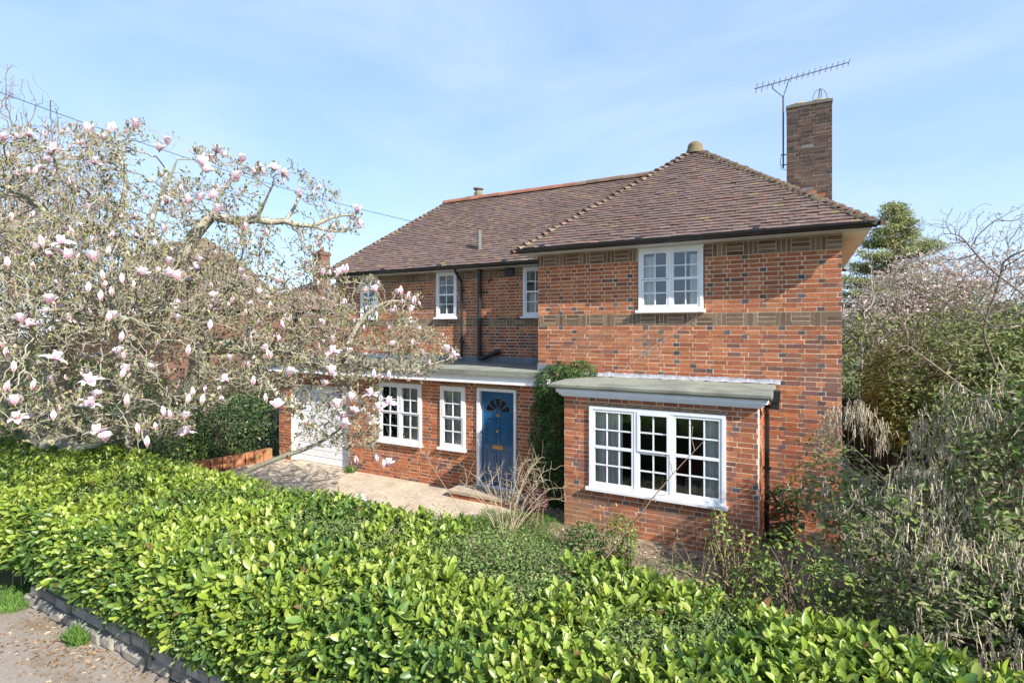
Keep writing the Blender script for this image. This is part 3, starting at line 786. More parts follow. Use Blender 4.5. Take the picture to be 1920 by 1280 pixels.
# --- curtains and furniture inside
def curtain(x0, x1, z0, z1, y, m, label, waves=7, amp=0.025, seed=0):
    n = waves * 8 + 1; R = rng_(seed); ph = R.random() * 6; v = []
    for i in range(n):
        t = i / (n - 1)
        for z_ in (z0, (z0 + z1) / 2, z1):
            v.append((x0 + (x1 - x0) * t, y + amp * math.sin(t * waves * 2 * math.pi + ph) * (1.1 - .3 * (z_ - z0) / (z1 - z0)) + R.normal(0, .002), z_))
    b = MB(); b.add(v, [(i * 3 + j, (i + 1) * 3 + j, (i + 1) * 3 + j + 1, i * 3 + j + 1) for i in range(n - 1) for j in range(2)])
    o = b.build('curtain', m, smooth=True); o['label'] = label; o['category'] = 'curtain'; return o
curtain(-3.08, -2.60, 0.62, 2.2, 8.635, M_CURT, 'pale full length curtain drawn to the left side of the bay window', 6, 0.03, 1)
curtain(-1.33, -0.80, 0.62, 2.2, 8.635, M_CURT, 'pale full length curtain drawn to the right side of the bay window', 5, 0.03, 2)
curtain(-2.62, -2.36, 3.6, 4.8, 9.93, M_CURT, 'light curtain at the left edge of the bedroom window of the wing', 4, 0.02, 3)
curtain(-1.75, -1.52, 3.6, 4.8, 9.93, M_CURT, 'light curtain at the right edge of the bedroom window of the wing', 3, 0.02, 4)
curtain(-8.70, -7.50, 0.75, 2.2, 9.635, M_NET, 'grey green net curtain across the double casement left of the small window', 14, 0.004, 5)
curtain(-6.95, -6.33, 0.75, 2.2, 9.635, M_NET, 'grey green net curtain behind the narrow window beside the blue door', 8, 0.004, 6)
curtain(-5.88, -5.27, 3.7, 4.32, 11.62, M_CURT, 'white lace half curtain in the upstairs window tucked beside the wing', 8, 0.012, 7)
ac = thing('armchair', (-1.75, 10.2, 0.1), 'burgundy armchair inside the room seen through the bay window', 'armchair')
b = MB(); b.box(-2.2, -1.3, 9.9, 10.6, 0.28, 0.58); b.build('seat', M_RED, ac)
b = MB(); b.box(-2.2, -1.3, 10.601, 10.78, 0.25, 1.05); b.build('backrest', M_RED, ac)
for xx in (-2.36, -1.299):
    b = MB(); b.box(xx, xx + .158, 9.9, 10.78, 0.2, 0.74); b.build('armrest', M_RED, ac)
for xx in (-2.3, -1.25):
    for yy in (9.95, 10.7):
        b = MB(); b.box(xx, xx + .05, yy, yy + .05, 0.1, 0.2); b.build('leg', M_WOOD, ac)
tb = thing('side_table', (-1.5, 9.2, 0.1), 'low table just inside the bay window with a photo frame on it', 'table')
b = MB(); b.box(-2.3, -1.05, 8.95, 9.35, 0.74, 0.78); b.build('tabletop', M_WOOD, tb)
for xx in (-2.25, -1.15):
    for yy in (9.0, 9.27):
        b = MB(); b.box(xx, xx + .04, yy, yy + .04, 0.1, 0.74); b.build('leg', M_WOOD, tb)
pf = thing('photo_frame', (-1.55, 9.1, 0.78), 'pale wooden photo frame on the table inside the bay window', 'frame')
b = MB(); b.box(-1.68, -1.40, 9.10, 9.12, 0.781, 1.01); b.build('border', M_WOOD, pf)
b = MB(); b.box(-1.655, -1.425, 9.095, 9.0995, 0.805, 0.985); b.build('picture', mat('print', (0.12, 0.14, 0.11), var=.4, vscale=20), pf)

# --- television aerial on the chimney
ae = thing('television_aerial', (-0.36, 13.0, 6.85), 'long television aerial with short rods on a mast clamped to the tall chimney', 'aerial')
mx_, my_ = -0.335, 13.0
b = MB(); b.tube([(mx_, my_, 6.95), (mx_, my_, 8.52)], 0.016, 8); b.build('mast', M_STEEL, ae)
b = MB()
for z_ in (7.02, 7.24): b.tube([(mx_ - .03, my_, z_), (-0.264, my_, z_)], 0.012, 6)
b.tube([(mx_ - .03, my_ - .02, 7.26), (mx_ - .06, my_, 7.1), (mx_ - .03, my_, 6.93), (-.27, my_, 6.91)], 0.006, 5); b.build('bracket', M_STEEL, ae)
def aer(x, y): return P(x, y, 11.35)
A0, A1 = aer(1415, 167), aer(1592, 117)
A1 = A1 + (A1 - A0) * 0.0
dv = (A1 - A0); 
b = MB(); b.tube([A0, A1], 0.011, 8); b.build('boom', M_STEEL, ae)
b = MB(); c0 = np.array((mx_, my_, 8.50)); e0 = A0 + dv * .18; e1 = A0 + dv * .365
b.tube([e0, e0 + np.array((.02, 0, -.10)), c0 + np.array((0, 0, .0)), e1 + np.array((-.03, 0, -.10)), e1], 0.010, 6); b.build('cradle', M_STEEL, ae)
dn = dv / np.linalg.norm(dv); side = np.cross(dn, (0, 0, 1.0)); side /= np.linalg.norm(side); upv = np.cross(side, dn)
er = (side * .6 + upv * .5)
for i in range(17):
    t = 0.02 + i * 0.98 / 16; p_ = A0 + dv * t; l_ = 0.105 if i > 1 else 0.15
    b = MB(); b.tube([p_ - er * l_, p_ + er * l_], 0.0055, 5); b.build('element', M_STEEL, ae)

# ------------------------------------------------------------------ plants: tools
def unit(a): return a / (np.linalg.norm(a, axis=-1, keepdims=True) + 1e-12)
def leaf_tpl(w=0.42, fold=0.18, droop=0.18, rows=4):
    """a leaf one unit long along y, folded on its midrib"""
    v = []; ys = np.linspace(0, 1, rows + 1)
    for y in ys:
        ww = w * 0.5 * (math.sin(math.pi * min(1, (y * 0.90 + 0.05)) ** 1.25) ** 0.62)
        z = -droop * y * y
        v += [(-ww, y, z + fold * ww * 1.2), (0, y, z), (ww, y, z + fold * ww * 1.2)]
    f = []
    for i in range(rows):
        a = i * 3; f += [(a, a + 1, a + 4, a + 3), (a + 1, a + 2, a + 5, a + 4)]
    return np.array(v), np.array(f)
LAUREL = leaf_tpl(0.46, 0.30, 0.20, 4)
SMALL = leaf_tpl(0.52, 0.30, 0.12, 2)
NARROW = leaf_tpl(0.16, 0.3, 0.35, 3)
def frames(d, n, L, W=None):
    """rotation+scale matrices with y along d, z towards n"""
    d = unit(d); x = unit(np.cross(d, n)); z = np.cross(x, d)
    W = L if W is None else W
    return np.stack([x * W[:, None], d * L[:, None], z * W[:, None]], -1)
def rvec(R, k): return unit(R.normal(size=(k, 3)))
def fnoise(p, s, o=0.0): return np.array([mnoise.noise((q[0] * s + o, q[1] * s, q[2] * s)) for q in p])
def cmix(R, k, pal, j=0.12):
    pal = np.asarray(pal); return np.clip(pal[R.integers(len(pal), size=k)] * (1 + R.normal(0, j, (k, 1))), .004, .95)

def blob(R, k, c, r, inner=0.55):
    """points through the outer part of an ellipsoid, with its outward direction"""
    d = rvec(R, k); t = inner + (1 - inner) * R.random(k) ** 0.6
    return np.asarray(c) + d * t[:, None] * np.asarray(r), unit(d / np.asarray(r))

def leaves(mb, R, p, out, size, tpl, pal, up=0.5, spread=0.9, jit=0.25, cj=0.14, tone=None):
    k = len(p)
    n = unit(out * 0.7 + np.array((0, 0, up)) + rvec(R, k) * spread * 0.6)
    d = unit(np.cross(n, rvec(R, k)) + out * 0.35)
    L = size * (1 + R.normal(0, jit, k)).clip(.45, 1.8)
    c = cmix(R, k, pal, cj)
    if tone is not None: c = c * tone[:, None]
    mb.inst(tpl[0], tpl[1], frames(d, n, L), p, c)

def grow(nodes, par, attr, step=0.14, infl=1.2, kill=0.22, iters=90, jit=0.25, seed=0, trop=(0, 0, 0.0)):
    """space colonisation from a given skeleton"""
    R = rng_(seed); nodes = [np.asarray(q, float) for q in nodes]; par = list(par)
    A = np.asarray(attr, float); alive = np.ones(len(A), bool); trop = np.asarray(trop, float)
    near = np.full(len(A), -1); nd = np.full(len(A), 1e9); start = 0
    for it in range(iters):
        if start >= len(nodes): break
        new = np.array(nodes[start:])
        kd = kdtree.KDTree(len(new))
        for i, q in enumerate(new): kd.insert(q, i)
        kd.balance()
        for a in np.nonzero(alive)[0]:
            _, i, dd = kd.find(A[a])
            if dd < nd[a]: nd[a] = dd; near[a] = i + start
        alive &= nd > kill
        start = len(nodes)
        act = alive & (nd < infl)
        if not act.any(): break
        ids = near[act]; dirs = unit(A[act] - np.array(nodes)[ids])
        acc = {}
        for i, q in zip(ids, dirs): acc[i] = acc.get(i, 0) + q
        for i, q in acc.items():
            g = unit(np.asarray(q)) + R.normal(0, jit, 3) + trop
            nodes.append(nodes[i] + unit(g) * step); par.append(i)
    return np.array(nodes), np.array(par)

def limb_nodes(limbs, step=0.14):
    """limbs: list of point lists; each starts on the nearest node of those before it"""
    nodes, par, rad = [], [], []
    for li, (pts, root) in enumerate(limbs):
        pts = [np.asarray(q, float) for q in pts]
        prev = -1
        if not root and nodes:
            dd = np.linalg.norm(np.array(nodes) - pts[0], axis=1); prev = int(dd.argmin()); pts = [nodes[prev]] + pts[1:]
        else:
            nodes.append(pts[0]); par.append(-1); prev = len(nodes) - 1
        for a, b in zip(pts[:-1], pts[1:]):
            k = max(1, int(np.linalg.norm(b - a) / step))
            for i in range(1, k + 1):
                nodes.append(a + (b - a) * i / k); par.append(prev); prev = len(nodes) - 1
    return nodes, par
def smooth_nodes(nodes, par, it=2):
    nodes = np.array(nodes); par = np.array(par)
    for _ in range(it):
        s = nodes.copy(); cnt = np.ones(len(nodes))
        m = par >= 0
        np.add.at(s, np.nonzero(m)[0], nodes[par[m]]); np.add.at(cnt, np.nonzero(m)[0], 1)
        np.add.at(s, par[m], nodes[m]); np.add.at(cnt, par[m], 1)
        q = s / cnt[:, None]; q[par < 0] = nodes[par < 0]; nodes = q
    return nodes
def radii(par, tip=0.004, ex=2.3):
    n = len(par); acc = np.zeros(n); kids = np.zeros(n, int)
    np.add.at(kids, par[par >= 0], 1)
    for i in range(n - 1, -1, -1):
        if kids[i] == 0: acc[i] = tip ** ex
        if par[i] >= 0: acc[par[i]] += acc[i]
    return acc ** (1 / ex), kids
def branches(mb_thick, mb_thin, nodes, par, r, pal, R, split=0.02):
    n = len(par); best = {}
    for i in range(n):
        p = par[i]
        if p >= 0 and (p not in best or r[i] > r[best[p]]): best[p] = i
    for i in range(n):
        p = par[i]
        if p >= 0 and best[p] == i: continue
        chain = [p, i] if p >= 0 else [i]
        while chain[-1] in best: chain.append(best[chain[-1]])
        if len(chain) < 2: continue
        rr = r[chain].copy()
        if p >= 0: rr[0] = min(rr[0], rr[1] * 1.15)
        c = pal[R.integers(len(pal))] * (1 + R.normal(0, .1))
        big = rr.max() > split
        q = nodes[chain]
        k = int((rr > split).sum())
        if big and 0 < k < len(chain):
            mb_thick.tube(q[:k + 1], rr[:k + 1], 9 if rr.max() > .05 else 6, c, cap=False)
            if len(chain) - k >= 2: mb_thin.tube(q[k:], rr[k:], 4, c, cap=False)
        elif big: mb_thick.tube(q, rr, 9 if rr.max() > .05 else 6, c, cap=False)
        else: mb_thin.tube(q, rr, 3 if rr.max() < .009 else 4, c, cap=False)

def inpoly(px, py, poly):
    poly = np.asarray(poly, float); inside = np.zeros(len(px), bool); j = len(poly) - 1
    for i in range(len(poly)):
        xi, yi = poly[i]; xj, yj = poly[j]
        c = ((yi > py) != (yj > py)) & (px < (xj - xi) * (py - yi) / (yj - yi + 1e-9) + xi)
        inside ^= c; j = i
    return inside

# ------------------------------------------------------------------ magnolia over the drive
def build_magnolia():
    R = rng_(101)
    root = thing('magnolia_tree', P(150, 900, 9.5) * (1, 1, 0), 'wide spreading magnolia with pink and white flowers on bare branches before the garage', 'tree')
    L = []
    g = lambda *q: [P(*w) for w in q]
    L.append((g((150, 985, 9.6), (128, 860, 9.6), (122, 800, 9.6), (124, 770, 9.5), (112, 735, 9.4), (98, 690, 9.3), (96, 640, 9.2), (120, 590, 9.0), (100, 540, 8.7)), True))
    L.append((g((128, 860, 9.6), (75, 825, 9.5), (45, 780, 9.4), (10, 735, 9.2), (-60, 690, 9.0), (-140, 600, 8.8)), False))
    L.append((g((128, 860, 9.6), (150, 838, 9.3), (178, 838, 9.0), (205, 822, 8.6), (240, 790, 8.1), (250, 740, 7.7)), False))
    L.append((g((255, 990, 9.2), (250, 880, 9.1), (233, 810, 9.0), (243, 768, 9.0), (300, 757, 8.9), (345, 745, 8.8), (372, 712, 8.7), (378, 680, 8.6), (366, 642, 8.6), (382, 600, 8.5), (420, 560, 8.4), (450, 520, 8.3)), True))
    L.append((g((243, 768, 9.0), (236, 700, 9.1), (243, 610, 9.2), (246, 545, 9.2), (247, 495, 9.2), (222, 455, 9.1), (203, 430, 9.1), (215, 412, 9.1), (230, 386, 9.0), (238, 358, 9.0), (235, 325, 8.9), (222, 290, 8.9), (218, 262, 8.8)), False))
    L.append((g((203, 430, 9.1), (170, 430, 9.0), (130, 435, 8.8), (90, 402, 8.6), (50, 366, 8.4), (0, 345, 8.2), (-70, 320, 8.2)), False))
    L.append((g((247, 495, 9.2), (266, 465, 9.3), (276, 435, 9.3), (282, 410, 9.4), (300, 370, 9.4), (325, 325, 9.4), (335, 285, 9.4)), False))
    L.append((g((276, 435, 9.3), (310, 464, 9.3), (345, 470, 9.2), (385, 478, 9.1)), False))
    L.append((g((243, 610, 9.2), (268, 580, 9.0), (298, 558, 8.9), (315, 520, 8.8), (336, 488, 8.8), (356, 452, 8.8), (376, 425, 8.8), (396, 405, 8.8), (402, 376, 8.8), (430, 340, 8.8), (452, 308, 8.8)), False))
    L.append((g((390, 412, 8.8), (430, 413, 8.8), (480, 416, 8.8), (530, 418, 8.8), (582, 426, 8.7), (625, 438, 8.7), (665, 432, 8.7)), False))
    L.append((g((530, 418, 8.8), (556, 390, 8.9), (566, 352, 8.9), (558, 322, 8.9)), False))
    L.append((g((582, 426, 8.7), (622, 405, 8.8), (655, 400, 8.8), (676, 408, 8.8)), False))
    L.append((g((480, 416, 8.8), (500, 370, 8.6), (520, 330, 8.5)), False))
    L.append((g((366, 642, 8.6), (420, 652, 8.7), (480, 643, 8.7), (545, 660, 8.8), (590, 680, 8.8), (618, 693, 8.8), (642, 702, 8.8), (666, 742, 8.8), (690, 776, 8.8), (704, 805, 8.8)), False))
    L.append((g((545, 660, 8.8), (580, 632, 9.0), (610, 622, 9.1), (640, 640, 9.1), (680, 650, 9.1)), False))
    L.append((g((618, 693, 8.8), (645, 670, 8.9), (660, 668, 8.9), (690, 690, 9.0), (738, 698, 9.1), (780, 694, 9.2), (812, 680, 9.2), (852, 672, 9.3)), False))
    L.append((g((645, 670, 8.9), (660, 620, 8.9), (700, 575, 8.9), (735, 558, 8.9), (775, 570, 8.9)), False))
    L.append((g((738, 698, 9.1), (770, 650, 9.2), (800, 625, 9.2), (830, 630, 9.2)), False))
    L.append((g((430, 1010, 8.7), (432, 900, 8.6), (480, 874, 8.5), (540, 852, 8.5), (590, 836, 8.5), (625, 815, 8.5), (655, 790, 8.5)), True))
    L.append((g((480, 643, 8.7), (470, 690, 8.6), (500, 722, 8.6), (530, 745, 8.6), (560, 775, 8.6), (592, 802, 8.6), (640, 836, 8.6), (668, 848, 8.6)), False))
    L.append((g((96, 640, 9.2), (150, 600, 8.2), (200, 585, 7.4), (240, 600, 6.8)), False))
    L.append((g((10, 735, 9.2), (20, 690, 8.0), (60, 650, 7.2), (70, 610, 6.8)), False))
    nodes, par = limb_nodes(L)
    nodes = [q for q in smooth_nodes(nodes, par, 2)]
    nl = len(nodes)
    poly = [(-170, 180), (-60, 230), (0, 242), (60, 238), (115, 245), (150, 232), (215, 260), (262, 226), (275, 250), (315, 268), (350, 272), (395, 285), (455, 292), (480, 320), (500, 310), (520, 312), (560, 312), (580, 328), (638, 345), (645, 372), (640, 400), (668, 388), (684, 415), (676, 440), (640, 448), (605, 462), (592, 500), (625, 512), (690, 520), (725, 545), (782, 556), (790, 580), (760, 600), (800, 612), (838, 628), (845, 650), (862, 676), (850, 692), (790, 712), (730, 712), (712, 745), (718, 800), (700, 850), (650, 850), (590, 835), (560, 800), (530, 765), (470, 735), (440, 740), (410, 745), (392, 790), (330, 830), (200, 842), (60, 830), (-170, 830)]
    def sample(k, zone=None):
        px = R.uniform(-170, 870, k * 3); py = R.uniform(180, 860, k * 3)
        ok = inpoly(px, py, zone or poly)
        px, py = px[ok][:k], py[ok][:k]
        dc = np.interp(px, [-170, 100, 400, 870], [8.6, 8.8, 8.8, 9.2])
        lo = np.interp(px, [-170, 300, 600, 870], [3.0, 2.6, 1.2, 0.9]) * np.interp(py, [250, 500, 800], [.55, .8, 1.0])
        hi = np.interp(px, [-170, 300, 600, 870], [1.8, 1.9, 1.3, 0.7])
        t = R.random(len(px)); d = dc + np.where(t < .62, -lo * R.random(len(px)) ** .8, hi * R.random(len(px)) ** .8)
        # uneven: thin parts of the crown let the sky and the house through
        keep = np.array([mnoise.noise((a / 70, b / 70, 3.3)) for a, b in zip(px, py)]) > R.uniform(-.75, .15, len(px)) + .42 * np.clip((px - 230) / 150, 0, 1) * np.clip((500 - py) / 90, 0, 1)
        pts = np.array([P(a, b, c) for a, b, c in zip(px[keep], py[keep], d[keep])])
        lowfront = (py[keep] > 650) & (px[keep] < 400) & (d[keep] < 9.6) & (R.random(len(pts)) < .82)
        return pts[(pts[:, 1] < 9.0) & (pts[:, 2] > 0.55) & ~lowfront]
    A = np.concatenate([sample(12800), sample(9000, [(-170, 430), (100, 400), (330, 480), (520, 540), (700, 560), (845, 650), (800, 710), (700, 720), (500, 720), (380, 780), (200, 830), (-170, 830)])])
    low = inpoly(np.zeros(1), np.zeros(1), poly)
    nodes, par = grow(nodes, par, A, step=0.085, infl=1.5, kill=0.112, iters=80, jit=0.34, seed=7, trop=(0, 0, .18))
    r, kids = radii(par, 0.0042, 2.35)
    r = np.minimum(r, 0.15)
    down = np.zeros(nl)
    for i in range(nl - 1, 0, -1):
        if par[i] >= 0: down[par[i]] = max(down[par[i]], down[i] + np.linalg.norm(nodes[i] - nodes[par[i]]))
    r[:nl] = np.maximum(r[:nl], np.minimum(.165, .014 + .030 * down))
    low_ = (nodes[:, 2] < 2.3) & (nodes[:, 0] > -10.9); r[low_] = np.minimum(r[low_], .04)
    trunk, tw = MB(), MB()
    pal = np.array([(0.33, 0.305, 0.235), (0.27, 0.26, 0.19), (0.36, 0.33, 0.26), (0.23, 0.225, 0.16)])
    branches(trunk, tw, nodes, par, r, pal, R)
    # spurs with buds on every thin shoot
    thin = np.nonzero((r < 0.010) & (np.arange(len(r)) >= 0))[0]
    tips = np.nonzero(kids == 0)[0]
    base = np.concatenate([np.repeat(tips, 4), thin[R.random(len(thin)) < .6]])
    pdir = unit(nodes[base] - nodes[np.maximum(par[base], 0)])
    k = len(base)
    sdir = unit(pdir * .55 + rvec(R, k) * .75 + np.array((0, 0, .55)))
    sl = R.uniform(.035, .12, k)
    e = nodes[base] + sdir * sl[:, None]
    tv = np.array([(-.5, 0, -.3), (.5, 0, -.3), (0, 0, .6), (-.35, 1, -.2), (.35, 1, -.2), (0, 1, .4)]); tf = np.array([(0, 1, 4, 3), (1, 2, 5, 4), (2, 0, 3, 5)])
    tw.inst(tv, tf, frames(sdir, rvec(R, k), sl, np.full(k, .0085)), nodes[base], cmix(R, k, pal, .12))
    trunk.build('trunk', M_BARK, root, smooth=True)
    tw.build('twigs', M_TWIG, root, smooth=True)
    bud = MB()
    bv = [(0, 0, 0)]; 
    rings = [(.25, .30), (.5, .42), (.8, .22)]
    bv = np.array([(.16 * math.cos(a), 0, .16 * math.sin(a)) for a in (0, 2.1, 4.2)] + [(q * math.cos(a), y, q * math.sin(a)) for y, q in ((.35, .34), (.7, .24)) for a in (0, 2.1, 4.2)] + [(0, 1, 0)] * 3)
    bf = np.array([(i * 3 + j, i * 3 + (j + 1) % 3, i * 3 + 3 + (j + 1) % 3, i * 3 + 3 + j) for i in range(3) for j in range(3)])
    bl = R.uniform(.024, .058, k)
    bpal = [(0.27, 0.235, 0.15), (0.215, 0.20, 0.11), (0.33, 0.265, 0.18), (0.23, 0.23, 0.10), (0.30, 0.20, 0.14), (0.19, 0.195, 0.095)]
    bud.inst(bv, bf, frames(unit(sdir + np.array((0, 0, .3))), rvec(R, k), bl), e, cmix(R, k, bpal, .14))
    q = np.nonzero(R.random(k) < .30)[0]
    fd = unit(sdir[q] + rvec(R, len(q)) * .6)
    bud.inst(SMALL[0], SMALL[1], frames(fd, rvec(R, len(q)), R.uniform(.03, .062, len(q))), e[q], cmix(R, len(q), [(0.26, 0.29, 0.085), (0.32, 0.31, 0.11), (0.22, 0.26, 0.075)], .12))
    bud.build('buds', M_LEAFD, root, kind='stuff')
    # flowers
    def petal(length, width, curve, tilt, ang, y0, col0, col1, mb, cup=.35, rows=5):
        v = []
        for i in range(rows + 1):
            t = i / rows; w = width * .5 * (.35 + math.sin(math.pi * min(1, t * .86 + .1))) * (1 if t < .95 else .55) / 1.25
            th = tilt + curve * t
            rr = .006 + length * t * math.sin(tilt + curve * t * .5); zz = y0 + length * t * math.cos(tilt + curve * t * .5)
            for s_ in (-1, 0, 1):
                wx = s_ * w; dr = -cup * w * (s_ * s_) * math.cos(th); dz = cup * w * (s_ * s_) * math.sin(th)
                x_, y_ = rr + dr, wx
                v.append((x_ * math.cos(ang) - y_ * math.sin(ang), x_ * math.sin(ang) + y_ * math.cos(ang), zz + dz))
        fs, cs = [], []
        for i in range(rows):
            a = i * 3; fs += [(a, a + 1, a + 4, a + 3), (a + 1, a + 2, a + 5, a + 4)]
            t = (i + .5) / rows; m_ = min(1, t * 1.9) ** .65; c = np.array(col0) * (1 - m_) + np.array(col1) * m_; cs += [c, c]
        mb.add(v, fs, np.array(cs))
    PK, WH = (0.64, 0.22, 0.38), (0.92, 0.81, 0.85)
    def flower(kind, seed):
        Q = rng_(seed); m_ = MB()
        if kind == 'bud':
            for i in range(3): petal(.118, .052, -.10, .15, i * 2.09 + Q.random(), 0, PK, (0.90, .74, .80), m_, .9)
            for i in range(3): petal(.122, .050, -.14, .13, 1 + i * 2.09, 0, PK, WH, m_, .9)
        elif kind == 'goblet':
            for i in range(4): petal(.13, .085, .10, .30 + Q.random() * .1, i * 1.57 + Q.random() * .3, 0, PK, WH, m_, .5)
            for i in range(4): petal(.13, .085, .35, .50 + Q.random() * .2, .8 + i * 1.57 + Q.random() * .3, 0, PK, WH, m_, .4)
        else:
            for i in range(4): petal(.13, .085, .2, .25 + Q.random() * .15, i * 1.57 + Q.random() * .4, 0, PK, WH, m_, .5)
            for i in range(6): petal(.145, .085, .9 + Q.random() * .5, .75 + Q.random() * .35, .5 + i * 1.047 + Q.random() * .4, 0, (0.68, .24, .42), (0.91, .82, .86), m_, .25)
        m_.lathe([(.006, -.03), (.014, -.01), (.012, .01), (0, .012)], (0, 0, 0), 5, (0.35, 0.27, 0.16))
        return m_
    protos = []
    for kind, seed in (('bud', 1), ('bud', 2), ('goblet', 3), ('goblet', 4), ('open', 5), ('open', 6), ('open', 7)):
        o = flower(kind, seed).build('flower', M_PETAL, root, loc=(0, 0, 0), smooth=True)
        bpy.data.objects.remove(o); protos.append((kind, flower(kind, seed)))
    def place(c, px_, py_, want):
        return c
    # the large nearest blooms where the photograph shows them: pixel, size in pixels, kind
    big = [(100, 268, 40, 4), (55, 245, 44, 4), (8, 252, 40, 2), (160, 235, 34, 2), (178, 296, 36, 4), (255, 228, 34, 2), (200, 234, 24, 0), (215, 232, 24, 1), (322, 262, 30, 2), (300, 280, 30, 3), (452, 292, 30, 2), (515, 312, 30, 3), (530, 318, 30, 4), (118, 445, 56, 5), (82, 450, 20, 0), (80, 456, 30, 0), (15, 486, 36, 0), (202, 470, 28, 0), (175, 474, 40, 2), (125, 472, 34, 2), (60, 500, 26, 0), (262, 508, 38, 2), (196, 514, 32, 0), (230, 520, 28, 0), (320, 508, 36, 3), (335, 512, 34, 2), (370, 494, 34, 4), (402, 390, 36, 3), (395, 362, 36, 2), (355, 370, 32, 0), (372, 372, 32, 2), (382, 300, 32, 2), (385, 315, 34, 3), (445, 330, 28, 2), (92, 552, 46, 3), (60, 600, 58, 5), (40, 588, 44, 3), (165, 534, 34, 0), (188, 550, 34, 0), (210, 545, 34, 0), (204, 588, 36, 0), (100, 656, 54, 6), (170, 694, 66, 5), (165, 744, 66, 5), (182, 792, 58, 6), (198, 812, 40, 2), (350, 800, 60, 5), (26, 676, 54, 0), (10, 716, 46, 0), (28, 740, 50, 2), (60, 718, 30, 0), (228, 630, 42, 0), (228, 692, 42, 0), (236, 742, 44, 0), (393, 602, 42, 0), (308, 764, 40, 0), (318, 776, 24, 0), (260, 798, 36, 0), (276, 822, 38, 0), (363, 730, 36, 0), (378, 742, 40, 0), (100, 776, 28, 0), (6, 640, 34, 0), (352, 652, 34, 0), (508, 662, 34, 0), (474, 710, 34, 0), (498, 745, 36, 0), (540, 700, 34, 0), (515, 755, 34, 3), (542, 698, 30, 2), (625, 650, 34, 4), (620, 690, 40, 3), (655, 740, 30, 3), (645, 770, 40, 5), (640, 790, 38, 3), (628, 752, 34, 2), (695, 732, 38, 4), (730, 745, 38, 4), (700, 700, 22, 0), (728, 705, 30, 0), (756, 540, 26, 0), (775, 560, 26, 0), (768, 552, 22, 0), (670, 385, 26, 2), (680, 420, 26, 0), (656, 500, 26, 0), (645, 502, 26, 0), (640, 508, 22, 2), (645, 562, 28, 4), (700, 780, 30, 4), (740, 880, 26, 2), (712, 870, 22, 0), (728, 885, 22, 0), (676, 870, 24, 0), (680, 958, 26, 4), (840, 655, 24, 2), (853, 665, 24, 1)]
    used = 0
    allp = np.array(nodes)
    sp = []
    ux = (-SY * allp[:, 0] + CY * allp[:, 1]); px_ = 960 + 997 * (CY * allp[:, 0] + SY * allp[:, 1]) / ux; py_ = 616 - 997 * (allp[:, 2] - H) / ux
    cand = np.nonzero(kids == 0)[0]
    for i, (bx, by, sz, kd_) in enumerate(big[:100]):
        want = {0: .122, 1: .122, 2: .16, 3: .18, 4: .26, 5: .31, 6: .31}[kd_] * 997 / sz     # depth at which the bloom has that size
        want = min(9.6, max(5.6, want))
        dpx = np.hypot(px_[cand] - bx, py_[cand] - by) + np.abs(ux[cand] - want) * 9
        j = cand[int(dpx.argmin())]
        tgt = P(bx, by + sz * .35, (ux[j] + want) / 2)
        if np.linalg.norm(tgt - allp[j]) > .9: tgt = allp[j] + (tgt - allp[j]) * .75
        sp.append((allp[j], tgt))
        o_src = protos[kd_][1]
        depth = -SY * tgt[0] + CY * tgt[1]
        sc_ = np.clip(sz / 997 * depth / {0: .122, 1: .122, 2: .16, 3: .18, 4: .26, 5: .31, 6: .31}[kd_], .5, .92)
        m_ = MB(); a = R.random() * 6.28; tl = R.normal(0, .16 if kd_ < 2 else .25, 2)
        Mx = np.array((Matrix.Rotation(tl[0], 3, 'X') @ Matrix.Rotation(tl[1], 3, 'Y') @ Matrix.Rotation(a, 3, 'Z')))
        for v, f_, in ((np.concatenate(o_src.v), o_src.f),):
            m_.v = [v @ Mx.T * sc_ + tgt]; m_.f = o_src.f; m_.c = o_src.c; m_.m = o_src.m; m_.n = len(v)
        m_.build('flower', M_PETAL, root, smooth=True)
    st = MB()
    for a, b_ in sp:
        mid = (a + b_) / 2 + R.normal(0, .03, 3) - np.array((0, 0, .04)); t = np.linspace(0, 1, 6)[:, None]
        st.tube((1 - t) ** 2 * a + 2 * t * (1 - t) * mid + t * t * b_, np.linspace(.007, .005, 6), 4, pal[R.integers(4)], cap=False)
    st.build('flowering_shoots', M_TWIG, root, smooth=True, kind='stuff')
    fl = MB(); pick_ = cand[R.random(len(cand)) < .14]
    for j in pick_:
        kd_ = R.choice([0, 0, 0, 1, 1, 2, 2, 3, 4]); s_ = protos[kd_][1]; v = np.concatenate(s_.v)
        tl = R.normal(0, .25, 2); Mx = np.array((Matrix.Rotation(tl[0], 3, 'X') @ Matrix.Rotation(tl[1], 3, 'Y') @ Matrix.Rotation(R.random() * 6, 3, 'Z')))
        v = v @ Mx.T * R.uniform(.6, .95) + allp[j] + np.array((0, 0, .02))
        fl.v.append(v); fl.c += s_.c; fl.m += s_.m; fl.f += [q + fl.n for q in s_.f]; fl.n += len(v)
    fl.build('smaller_flowers', M_PETAL, root, smooth=True, kind='stuff')
    print('magnolia', len(nodes), 'nodes', k, 'buds', len(pick_), 'small flowers')
build_magnolia()

